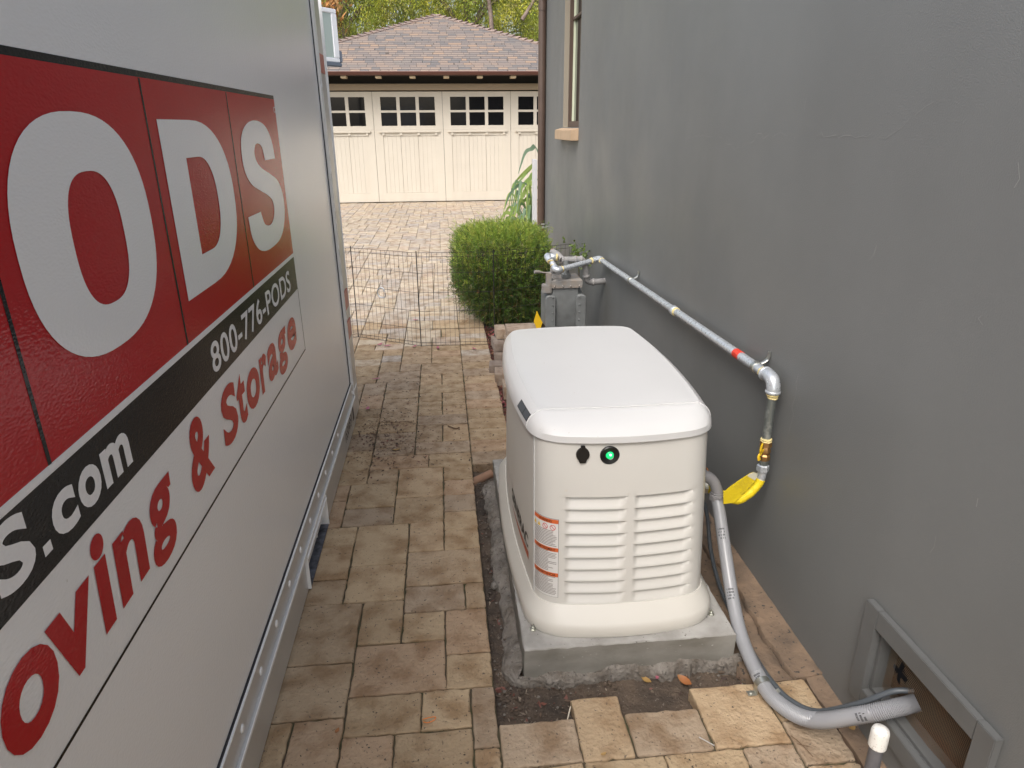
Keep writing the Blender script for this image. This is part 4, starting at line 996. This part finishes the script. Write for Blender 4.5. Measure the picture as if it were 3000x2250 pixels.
brick(.47, .72, 5.10, 5.34, .235, .30, 'widest flat paver lying on top of the brick stack')
brick(.395, .475, 5.30, 5.46, .18, .262, 'small paver at the far left, just below the top slab of the stack', 3)
brick(.45, .60, 5.06, 5.26, .155, .232, 'paver directly under the front of the top slab', -4)
brick(.36, .455, 5.20, 5.42, .105, .178, 'leftmost paver in the middle layer of the stack', 2)
brick(.46, .64, 5.28, 5.42, .155, .232, 'paver hidden under the rear of the top slab')
brick(.37, .50, 5.15, 5.38, .03, .103, 'paver under the leftmost middle brick, in the lower layer', -3)
brick(.50, .70, 5.05, 5.40, .03, .103, 'large base paver at the right of the lower layer')
brick(.50, .66, 5.08, 5.38, .105, .153, 'thin paver between base and upper layer')
brick(.318, .44, 5.00, 5.14, -.03, .058, 'low paver on the soil, first in the row coming from the stack', -6)
brick(.345, .475, 4.78, 4.95, -.03, .068, 'low paver on the soil, second in the row toward the generator', -4)
brick(.385, .52, 4.50, 4.68, -.03, .068, 'low paver on the soil, nearest the generator', -2)
o = MB().ball((.40, 3.9, -.02), .035, (1, 1.3, .7), 2, .12).build('pinkish_stone', 'rough_concrete', None, 60); tag(o, 'small rounded stone in the bed behind the generator', 'stone')
for (x, y, s_, lab_) in ((.155, 2.42, .017, 'pale rock in the trench beside the middle of the pad'), (.19, 1.985, .015, 'brownish rock in the trench near the front pad corner')):
    o = MB().ball((x, y, -.035), s_, (1, 1.3, .8), 2, .12).build('rock', 'rough_concrete', None, 60); tag(o, lab_, 'rock')

# litter
def leafmesh(L_, W_, curl=.3, n=6):
    b = MB(); rows = []
    for k in range(n+1):
        t = k/n; w_ = W_*math.sin(math.pi*min(1, max(0, t*.94+.03)))**.8; zc = curl*L_*(t-.5)**2*2
        rows.append([Vector((L_*(t-.5), -w_, zc+w_*.35)), Vector((L_*(t-.5), 0, zc)), Vector((L_*(t-.5), w_, zc+w_*.35))])
    b.rings(rows, cap=(False, False), closed=False); return b
def leaf(x, y, z, L_, W_, rot, m, label, tilt=.1):
    b = leafmesh(L_, W_); b.bm.transform(Matrix.Translation((x, y, z)) @ Matrix.Rotation(R(rot), 4, 'Z') @ Matrix.Rotation(tilt, 4, 'X'))
    o = b.build('fallen_leaf', m, None, 60); tag(o, label, 'leaf')
leaf(-.402, 1.69, .004, .022, .006, 70, 'dry_orange', 'small orange dry leaf on the paver near the container')
leaf(.648, 1.832, -.036, .042, .010, -50, 'dry_yellow', 'yellow brown leaf on the dark soil in front of the pad')
leaf(.690, 1.842, -.036, .028, .006, 60, 'pink', 'small reddish leaf beside the yellow one on the dark soil', .3)
leaf(.780, 1.81, -.032, .058, .014, -55, 'dry_orange', 'large orange leaf on the soil beside the right near paver', .3)
leaf(1.222, 1.524, .01, .026, .010, 20, 'dry_yellow', 'yellow leaf at the wall foot under the conduit', .3)
leaf(.42, 1.515, .005, .02, .005, 20, 'dry_yellow', 'pale little leaf on the joint of the front pavers')
leaf(1.13, 2.62, .35, .045, .014, 80, 'dry_orange', 'orange leaf caught beside the thin cable behind the conduit', .9)
leaf(-.33, 3.71, .004, .05, .007, 10, 'dry_yellow', 'pale yellow leaf on the pavers by the dark debris')
for k, (x, y, lab_) in enumerate(((-.529, 5.789, 'largest pink petal under the left end of the fence'), (-.596, 5.834, 'pink petal nearest the container under the fence'), (-.087, 5.664, 'pink petal just in front of the middle fence post'), (.225, 5.608, 'pale pink petal in front of the right end of the fence'), (-.308, 6.619, 'pink petal seen through the fence'), (-.554, 4.948, 'pink petal on the weathered pavers'), (-.292, 5.74, 'dark pink petal at the foot of the fence'), (-.56, 4.36, 'bright pink petal at the container corner foot'))):
    leaf(x, y, .008, .055+.02*random.random(), .013, 20+k*35, 'pink', lab_)
b = MB(); c0 = Vector((-.112, 1.70, .005)); b.tube(spline([c0+Vector(p) for p in ((-.018, -.004, 0), (-.004, -.012, .003), (.016, -.006, .004), (.022, .008, .002), (.008, .006, .006), (-.012, .003, .005), (-.02, .004, 0))], 6), .0013, 6)
o = b.build('cable_tie', 'tie', None, 60); tag(o, 'thin looped orange tie on the near paver', 'cable tie')
b = MB(); b.tube([(.732, 1.545, .004), (.768, 1.51, .004)], .0018, 6); o = b.build('nail', 'nail'); tag(o, 'bare metal nail on the paver in front of the conduit', 'nail')
b = MB(); b.tube([(.335, 1.665, -.01), (.352, 1.70, .012)], .002, 6); o = b.build('pale_twig', 'net'); tag(o, 'short pale twig leaning on the raised near paver', 'twig')
b = MB(); b.tube(spline([(-.02, 4.02, .006), (.0, 3.99, .01), (.03, 3.97, .006), (.05, 3.99, .004)], 4), .004, 6); o = b.build('dark_twig', 'twig'); tag(o, 'dark curled twig on the pavers', 'twig')
b = MB(); b.tube(spline([(1.02, 1.52, .004), (1.035, 1.49, .005), (1.05, 1.44, .004)], 4), .0012, 5); b.tube([(1.025, 1.49, .004), (1.055, 1.475, .004)], .001, 5); o = b.build('brown_twig', 'twig'); tag(o, 'thin forked brown twig on the lower right pavers', 'twig')

# ================================================================== WIRE FENCE
fence = empty('wire_fence', (-.23, 5.77, 0), 'low black wire folding fence stretched from container to hedge', 'fence')
FP = [(-1.35, 5.95), (-.812, 6.12), (-.232, 5.77), (.412, 5.74), (1.115, 6.04)]
FZ = [0.004, .032, .155, .313, .476, .644, .781, .815]
for (p, q) in zip(FP, FP[1:]):
    b = MB(); L_ = math.dist(p, q); n_ = round(L_/.044)
    def at(t, z): return (p[0]+(q[0]-p[0])*t, p[1]+(q[1]-p[1])*t, z)
    for z in FZ: b.tube([at(0, z), at(1, z)], .0018, 5)
    for k in range(n_+1):
        t = k/n_; b.tube([at(t, .004), at(t+random.gauss(0, .0015), .4), at(t, .815)], .0013, 5)
    b.build('wire_panel', 'wire', fence)
for (x, y) in FP[1:4]:
    b = MB(); b.tube([(x, y, 0), (x, y, .83)], .0042, 8); b.build('hinge_rod', 'wire', fence)
b = MB(); b.tube(spline([(-.565, 5.955, .49), (-.59, 5.97, .465), (-.592, 5.97, .43), (-.57, 5.955, .405), (-.53, 5.935, .41), (-.525, 5.93, .45)], 6), .006, 8)
b.tube(spline([(-.565, 5.955, .49), (-.54, 5.94, .485), (-.53, 5.93, .46)], 4), .006, 8)
o = b.build('snap_clip', 'clip', None, 50); tag(o, 'silver snap hook clipped to the wire fence', 'clip')

# ================================================================== PLANTS
def sprigs(n, posf, dirf, ln, wd, colf, nl=7, droop=.3, spread=.9):
    P_ = []; CC = []
    for k in range(n):
        c, out = posf(); d = dirf(c, out); d = d/np.linalg.norm(d); L_ = ln*random.uniform(.6, 1.3); base = colf(c)
        a = np.cross(d, (random.gauss(0, 1), random.gauss(0, 1), random.gauss(0, 1))); a /= np.linalg.norm(a)+1e-6; e = np.cross(d, a)
        for q in range(nl):
            t = q/nl; s = c+d*L_*t; ang = random.uniform(0, 6.28); o_ = (a*math.cos(ang)+e*math.sin(ang))*spread+d*random.uniform(.5, 1.2); o_[2] -= droop*random.random(); o_ /= np.linalg.norm(o_)
            l2 = L_*random.uniform(.35, .7); sd_ = np.cross(o_, (random.gauss(0, 1), random.gauss(0, 1), random.gauss(0, 1))); sd_ = sd_/(np.linalg.norm(sd_)+1e-6)*wd*random.uniform(.7, 1.3)
            m_ = s+o_*l2*.5; P_.append([s, m_-sd_, s+o_*l2, m_+sd_]); CC.append(base*random.uniform(.75, 1.25))
    return P_, CC
hedge = empty('hedge_shrub', (.72, 6.8, 0), 'bushy bright green needle shrub beside the wire fence and gas meter', 'shrub')
HC = np.array((.57, 6.85, .43)); HR = np.array((.425, .6, .40))
def hedge_surf():
    while 1:
        v = np.array([random.gauss(0, 1) for _ in range(3)]); v /= np.linalg.norm(v)
        v = v/(np.sum(np.abs(v)**5)**.2)
        k = (1-.34*random.random()**1.3)+.035*math.sin(v[0]*19+v[2]*13)*math.cos(v[1]*17)+(.05 if random.random() < .88 else .05+.20*random.random()**2)
        c = HC+HR*v*k
        if c[2] < .3: c[0] += (.3-c[2])*.55*(1 if v[0] < 0 else 0)
        if c[0] > 1.1: continue
        if c[2] < .02: continue
        if c[1] > 7.3 and c[2] < .5 and random.random() < .8: continue
        return c, v
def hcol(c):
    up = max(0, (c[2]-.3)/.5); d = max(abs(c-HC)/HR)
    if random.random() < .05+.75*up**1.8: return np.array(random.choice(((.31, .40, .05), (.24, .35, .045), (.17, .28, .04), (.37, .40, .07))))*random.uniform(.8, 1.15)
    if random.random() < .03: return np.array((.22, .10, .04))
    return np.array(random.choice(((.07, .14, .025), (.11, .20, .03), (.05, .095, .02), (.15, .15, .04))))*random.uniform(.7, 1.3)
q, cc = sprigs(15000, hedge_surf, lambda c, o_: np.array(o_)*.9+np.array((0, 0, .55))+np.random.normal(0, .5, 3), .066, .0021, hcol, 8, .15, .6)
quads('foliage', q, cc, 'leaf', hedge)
q, cc = sprigs(2600, lambda: (HC+HR*.9*np.array((random.uniform(-.9, .9), random.uniform(-.9, .9), random.uniform(-.9, .6)))*.85, np.array((0, 0, 1.))), lambda c, o_: np.random.normal(0, 1, 3), .08, .005, lambda c: np.array(random.choice(((.05, .035, .02), (.03, .05, .012), (.025, .045, .01)))), 6)  # dark core sprigs: the shade inside the hedge is put into their colour
quads('shaded_inner_sprigs', q, cc, 'leaf', hedge)
b = MB()
for k in range(14):
    a = random.uniform(0, 6.28); p0 = (.68+.1*math.cos(a), 6.75+.15*math.sin(a), -.05); p1 = (.68+.34*math.cos(a), 6.8+.42*math.sin(a), random.uniform(.35, .6)); b.tube(spline([p0, ((p0[0]+p1[0])/2, (p0[1]+p1[1])/2, .2), p1], 4), [.014-.0012*i for i in range(9)], 6)
b.build('stems', 'twig', hedge, 60)
# small weed by the pipe at the wall
vine = empty('small_vine', (1.2, 6.2, 0), 'small leafy sprig rising between the fence end and the wall', 'plant')
q, cc = sprigs(60, lambda: (np.array((1.17+random.gauss(0, .03), 5.9+random.gauss(0, .15), .72+random.gauss(0, .05))), None), lambda c, o_: np.array((0, -.2, 1))+np.random.normal(0, .6, 3), .05, .008, lambda c: np.array((.12, .18, .03)), 5)
quads('foliage', q, cc, 'leaf', vine)
b = MB(); b.tube(spline([(1.19, 6.0, -.04), (1.2, 5.98, .4), (1.17, 5.9, .76)], 5), .004, 5); b.build('stem', 'twig', vine)
# strap leaf plant
flax = empty('strap_leaf_plant', (1.25, 8.95, 0), 'arching strap leaved plant behind the hedge at the house corner', 'plant')
LV = [[(1.2,1.54),(1.14,1.53),(1.06,1.48),(.97,1.24)],[(1.19,1.33),(1.14,1.33),(1.01,1.21),(.92,1.13)],[(1.19,1.32),(1.11,1.28),(1.02,1.18),(.95,1.11)],[(1.18,1.22),(1.11,1.17),(1.04,1.11),(.93,.92)],[(1.18,1.12),(1.1,1.09),(.99,.9),(.88,.63)],[(1.08,1.11),(.94,1.07),(.85,.96),(.8,.81)],[(1.14,.95),(1.07,.92),(.93,.82),(.81,.58)],[(1.15,.78),(1.04,.74),(.96,.66),(.93,.5)]]
ex = []
for L_ in LV: ex.append(([(1.32, 9.0, .2), (1.30, 8.96, L_[0][1]*.75)]+[(x, 8.9+random.uniform(-.03, .06), z) for x, z in L_]))
for k in range(26):
    a = random.uniform(2.0, 4.4); r_ = random.uniform(.3, .55); h_ = random.uniform(.65, 1.15); cx, cy = 1.2, 8.98
    ex.append([(cx+random.uniform(-.08, .1), cy+random.uniform(-.1, .1), .1), (cx+.35*r_*math.cos(a), cy+.35*r_*math.sin(a)*.6, h_*.75), (cx+.75*r_*math.cos(a), cy+.75*r_*math.sin(a)*.6, h_), (cx+r_*math.cos(a), cy+r_*math.sin(a)*.6, h_*.68)])
Q = []; CC = []
for L_ in ex:
    S_ = [np.array(v) for v in spline(L_, 6)]; n_ = len(S_); col = np.array(random.choice(((.24, .36, .10), (.17, .28, .13), (.32, .42, .12), (.20, .30, .20)))); wmax = random.uniform(.02, .034)
    tg0 = S_[-1]-S_[n_//3]; sdv = np.cross(tg0, (random.gauss(0, .25), 1, random.gauss(0, .3))); sdv /= np.linalg.norm(sdv)
    for i in range(n_-1):
        w0, w1 = (wmax*math.sin(math.pi*(.12+.86*i/(n_-1)))**.7, wmax*max(.02, math.sin(math.pi*(.12+.86*(i+1)/(n_-1))))**.7)
        Q.append([S_[i]-sdv*w0, S_[i+1]-sdv*w1, S_[i+1]+sdv*w1, S_[i]+sdv*w0]); CC.append(col)
quads('leaves', Q, CC, 'leaf', flax)
b = MB(); b.tube([(1.25, 8.97, -.05), (1.25, 8.97, .35)], .04, 8); b.build('stem', 'twig', flax, 60)

# ================================================================== GARAGE
gar = empty('garage', (0, 18.1, 0), 'cream detached garage with hipped shingle roof and windowed doors at the end of the driveway', 'garage')
GY = 18.1
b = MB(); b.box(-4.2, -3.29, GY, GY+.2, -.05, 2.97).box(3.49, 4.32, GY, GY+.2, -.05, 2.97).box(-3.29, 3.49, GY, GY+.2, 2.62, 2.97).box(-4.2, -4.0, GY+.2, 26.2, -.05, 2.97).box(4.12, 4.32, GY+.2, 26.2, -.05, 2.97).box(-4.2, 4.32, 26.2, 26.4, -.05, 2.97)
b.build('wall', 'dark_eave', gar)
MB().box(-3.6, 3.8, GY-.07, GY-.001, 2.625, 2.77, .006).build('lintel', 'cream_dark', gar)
for x0, x1 in ((-3.62, -3.29), (3.49, 3.82)): MB().box(x0, x1, GY-.03, GY-.001, -.02, 2.62, .004).build('door_trim', 'cream', gar)
mdl = .00297
def garage_door(x0, x1):
    b = MB(); yf = GY+.02; g_ = .004
    W_ = x1-x0; wx = [x0+.19+k*.464 for k in range(3)]; pw, ph = .385, .303; z1_, z2_ = 1.825, 2.178
    # frame pieces leave real openings for the six panes
    xs_ = [x0+g_]+sum(([a, a+pw] for a in wx), [])+[x1-g_]; zs_ = [1.735, z1_, z1_+ph, z2_, z2_+ph, 2.60]
    vs_ = {}
    for i in range(len(xs_)):
        for j in range(len(zs_)):
            vs_[i, j] = b.bm.verts.new((xs_[i], yf, zs_[j]))
    holes_ = []
    for i in range(len(xs_)-1):
        for j in range(len(zs_)-1):
            if i % 2 == 1 and j in (1, 3):
                xa, xb, za, zb_ = xs_[i], xs_[i+1], zs_[j], zs_[j+1]; holes_.append((xa, xb, za, zb_))
                for p, q in (((xa, za), (xb, za)), ((xb, za), (xb, zb_)), ((xb, zb_), (xa, zb_)), ((xa, zb_), (xa, za))): b.poly([(p[0], yf, p[1]), (q[0], yf, q[1]), (q[0], yf+.03, q[1]), (p[0], yf+.03, p[1])])
                continue
            b.bm.faces.new((vs_[i, j], vs_[i+1, j], vs_[i+1, j+1], vs_[i, j+1]))
    # lower panel: stiles, rails and three recessed boarded bays with V grooves
    xl, xr = x0+.205, x1-.205
    b.box(x0+g_, xl, yf, yf+.04, .02, 1.733).box(xr, x1-g_, yf, yf+.04, .02, 1.733).box(xl, xr, yf, yf+.04, .02, .235).box(xl, xr, yf, yf+.04, 1.60, 1.733)
    n_ = 12; bw_ = (xr-xl)/n_
    for k in range(n_):
        gap = .006 if k % 4 == 0 else .0016
        b.box(xl+k*bw_+gap, xl+(k+1)*bw_-.0012, yf+.008, yf+.03, .237, 1.598, 0)
    d = b.build('door', 'cream', gar)
    b = MB(); b.box(x0+g_, x1-g_, yf+.041, yf+.05, .0, 2.6); b.build('door_core', 'cream_dark', d)
    b = MB(); b.box(x0+.11, x1-.09, yf-.045, yf-.001, 1.668, 1.715, .004)
    for k in range(4): xx = x0+.19+k*.43; b.box(xx, xx+.06, yf-.03, yf-.001, 1.605, 1.667, .003)
    b.box(x0+.2, x1-.2, yf-.01, yf-.001, 1.598, 1.612); b.build('shelf', 'cream', d)
    for h in holes_:
        b = MB(); b.box(h[0]+.001, h[1]-.001, yf+.024, yf+.028, h[2]+.001, h[3]-.001); b.build('pane', 'panedoor', d)
for x0, x1 in ((-3.265, -1.575), (-1.575, .113), (.113, 1.79), (1.79, 3.48)): garage_door(x0, x1)
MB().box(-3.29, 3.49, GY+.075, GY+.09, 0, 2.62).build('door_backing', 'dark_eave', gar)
# roof
ZE, MS = 3.0, .382; YE0, YA_, XM, HWd = 17.5, 22.2, .06, 4.72; ZA = ZE+MS*(YA_-YE0)
me = bpy.data.meshes.new('roof'); A1 = (XM-.12, YA_, ZA); A2 = (XM+.12, YA_, ZA); yb2 = YA_+HWd
Vv = [(XM-HWd, YE0, ZE), (XM+HWd, YE0, ZE), (XM+HWd, yb2, ZE), (XM-HWd, yb2, ZE), A1, A2]
me.from_pydata(Vv, [], [(0, 1, 5, 4), (1, 2, 5), (2, 3, 4, 5), (3, 0, 4)]); uv = me.uv_layers.new(name='UVMap'); sl_ = math.hypot(1, MS)
for p in me.polygons:
    for li in p.loop_indices:
        v = Vv[me.loops[li].vertex_index]
        if p.index == 0: uv.data[li].uv = (v[0]+20, (v[1]-YE0)*sl_)
        elif p.index == 1: uv.data[li].uv = (v[1], (XM+HWd-v[0])*sl_)
        elif p.index == 2: uv.data[li].uv = (v[0]+20, (yb2-v[1])*sl_)
        else: uv.data[li].uv = (v[1], (v[0]-XM+HWd)*sl_)
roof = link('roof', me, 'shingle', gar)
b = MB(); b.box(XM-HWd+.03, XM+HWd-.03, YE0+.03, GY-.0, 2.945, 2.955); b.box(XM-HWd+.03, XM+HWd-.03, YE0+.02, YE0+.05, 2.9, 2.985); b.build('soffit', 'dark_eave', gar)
b = MB()
for s_ in (-1, 1):
    n_ = 32
    for k in range(n_):
        t = k/n_; t2 = (k+1.35)/n_
        p = Vector((XM+s_*HWd*(1-t), YE0+(YA_-YE0)*t, ZE+(ZA-ZE)*t)); q = Vector((XM+s_*HWd*(1-t2), YE0+(YA_-YE0)*t2, ZE+(ZA-ZE)*t2))
        d = (q-p).normalized(); side = Vector((s_*.7, -.7*(-1)*-1, 0)); sx = Vector((1, 0, -0.0)); w_ = .11
        lf = Vector((-s_*.9, -.2, -.02)).normalized()*w_; rt = Vector((s_*.25, .9, -.30)).normalized()*w_
        up = Vector((0, 0, .055)); up2 = Vector((0, 0, .008))
        b.rings([[p+lf+up*.4, p+up*1.3, p+rt+up*.4, p+rt-up2*0, p, p+lf], [q+lf+up2*.4, q+up2*1.3, q+rt+up2*.4, q+rt-up2, q-up2, q+lf-up2]])
b.build('hip_cap', 'cap_shingle', roof)
b = MB(); pr_ = [(0, 3.0), (-.09, 3.005), (-.10, 2.99), (-.075, 2.93), (-.04, 2.915), (0, 2.915)]
b.rings([[(x, YE0+dy, z) for dy, z in pr_] for x in (XM-HWd, XM+HWd)]); b.build('gutter', 'gutter', gar, 30)
for k in range(9):
    x = -2.142-2*.785+k*.788; MB().box(x-.065, x+.065, YE0-.0+.012, YE0+.3, 2.862, 2.912, .003).build('rafter_tail', 'rafter', gar)

# ================================================================== BASKETBALL HOOP
hoop = empty('basketball_hoop', (-2.03, 13, 0), 'basketball backboard with orange rim peeking past the container', 'basketball hoop')
T = Matrix.Translation((-2.03, 13, 0)) @ Matrix.Rotation(R(50), 4, 'Z')
def hb_(x0, x1, y0, y1, z0, z1, name, m, bev=.01):
    b = MB(); b.box(x0, x1, y0, y1, z0, z1, bev, 0, T); return b.build(name, m, hoop)
hb_(-.55, .55, -.02, .02, 2.86, 2.93, 'frame', 'plast_white'); hb_(-.55, .55, -.02, .02, 3.62, 3.69, 'frame', 'plast_white'); hb_(-.55, -.45, -.021, .021, 2.93, 3.62, 'frame', 'plast_white'); hb_(.43, .55, -.021, .021, 2.93, 3.62, 'frame', 'plast_white')
hb_(-.57, .58, -.035, .035, 2.79, 2.86, 'edge_pad', 'pad_gray', .015); hb_(.551, .60, -.03, .03, 2.86, 3.05, 'edge_pad', 'pad_gray', .012)
hb_(-.45, .43, -.004, .004, 2.93, 3.62, 'backboard', 'backb', 0)
b = MB(); ring = [T @ Vector((-.17+.13*math.cos(k*.3307), -.24+.13*math.sin(k*.3307), 3.04)) for k in range(20)]; b.tube(ring, .012, 8); rimo = b.build('rim', 'rim', hoop, 60)
b = MB()
for k in range(12):
    for sg in (-1, 1):
        pts = [T @ Vector((-.17+(.13-.06*t)*math.cos(k*.5236+sg*t*.5), -.24+(.13-.06*t)*math.sin(k*.5236+sg*t*.5), 3.03-.27*t)) for t in (0, .33, .66, 1)]; b.tube(pts, .004, 5)
b.build('net', 'net', rimo)
b = MB(); b.tube([T @ Vector((0, .5, 0)), T @ Vector((0, .45, 2.6)), T @ Vector((0, .05, 3.2))], .05, 12); b.build('pole', 'blk', hoop, 40)
b = MB(); b.box(-.4, .4, .2, 1.1, -.02, .18, .05, 0, T); b.build('base', 'pad_gray', hoop)

# ================================================================== TREES
def tree(name, label, cx, cy, base_h, rx, ry, rz, cz, n, cols, leaf_l, leaf_w, trunk=.18, group='trees beyond the garage', vert=.8, bare=0):
    t = empty(name, (cx, cy, -.1), label, 'tree', group)
    b = MB(); top = (cx+random.uniform(-.5, .5), cy, cz+rz*.6)
    b.tube(spline([(cx, cy, -.1), (cx+.15, cy, cz*.5), top], 6), [trunk*(1-.7*i/12) for i in range(13)], 10)
    b.build('trunk', 'bark', t, 60)
    b = MB(); tips = []
    for k in range(20):
        a = random.uniform(0, 6.28); z0 = random.uniform(cz-rz*.6, cz+rz*.3); r_ = random.uniform(.5, .95)
        p1 = (cx+rx*r_*math.cos(a), cy+ry*r_*math.sin(a), z0+random.uniform(0, rz*.5)); b.tube(spline([(cx, cy, z0-.4), ((cx+p1[0])/2, (cy+p1[1])/2, (z0+p1[2])/2+.25), p1], 4), [trunk*.45*(1-.085*i) for i in range(9)], 6)
    b.build('limbs', 'bark', t, 60)
    # clumps of drooping sprays
    Q = []; CC = []; ncl = n//55
    for k in range(ncl):
        v = np.random.normal(0, 1, 3); v /= np.linalg.norm(v); rr_ = random.uniform(.45, 1.0)
        c = np.array((cx, cy, cz))+np.array((rx, ry, rz))*v*rr_; cs = random.uniform(.35, .75); base = np.array(random.choice(cols))*random.uniform(.75, 1.3)
        dv = np.array((random.gauss(0, .3), random.gauss(0, .3), vert*random.choice((1, 1, -.6))))
        for q in range(55):
            p = c+np.random.normal(0, .34, 3)*cs*np.array((.75, .8, 1.3)); d = dv+np.random.normal(0, .38, 3); d /= np.linalg.norm(d); L_ = leaf_l*random.uniform(.5, 1.4)
            s_ = np.cross(d, np.random.normal(0, 1, 3)); s_ = s_/(np.linalg.norm(s_)+1e-6)*leaf_w*random.uniform(.6, 1.4)
            Q.append([p-d*L_, p-s_, p+d*L_, p+s_]); CC.append(base*random.uniform(.7, 1.35))
    np_seed = 0; quads('crown', Q, CC, 'leaf', t); return t
np.random.seed(3)
EV = [(.46, .50, .06), (.58, .56, .07), (.34, .42, .06), (.16, .22, .05), (.48, .44, .14), (.30, .34, .10)]
tree('evergreen_tree', 'yellow green evergreen directly behind the left slope of the garage roof', -3.4, 27.5, 0, 3.0, 2.2, 4.0, 6.2, 80000, EV, .045, .012)
tpeak = tree('evergreen_tree', 'evergreen behind the garage roof peak with pinkish trunk showing', 1.2, 28.5, 0, 3.0, 2.2, 4.2, 6.6, 84000, EV, .045, .012)
tbare = tree('evergreen_tree', 'evergreen with bare branches beside the brown downpipe', 5.2, 27.5, 0, 3.0, 2.2, 4.0, 6.0, 74000, EV, .045, .012)
tree('evergreen_tree', 'tall dull green evergreen farther back on the left', -7.5, 31, 0, 3.6, 2.5, 5, 7, 16000, EV, .14, .03)
tree('evergreen_tree', 'dull green tree filling the gap far behind the roof peak', -1.0, 34, 0, 4.4, 2.5, 5, 8, 18000, [(.24, .29, .07), (.30, .32, .07)], .16, .035)
tree('evergreen_tree', 'dull green tree filling the gap far behind the right slope', 6.0, 34, 0, 4.6, 2.5, 5, 8, 18000, [(.24, .29, .07), (.30, .32, .07)], .16, .035)
tree('orange_leaf_tree', 'tree with dry orange drooping leaves between backboard and garage roof', -4.3, 24.4, 0, 1.5, 1.0, 2.2, 5.2, 5200, [(.55, .27, .09), (.45, .2, .06), (.6, .36, .16), (.25, .25, .05)], .12, .028, .09, None, -.9)
for (p, q, r_, own) in (((2.0, 26.2, 4.4), (1.55, 26.0, 7.2), .085, tpeak), ((5.2, 26, 5.2), (6.2, 25.9, 7.0), .08, tbare), ((3.0, 26.1, 5.2), (3.6, 26, 6.4), .07, tbare)):
    b = MB(); b.tube(spline([p, ((p[0]+q[0])/2+.1, p[1], (p[2]+q[2])/2), q], 5), [r_*(1-.04*i) for i in range(11)], 8); b.build('bare_limb', 'bark', own, 60)
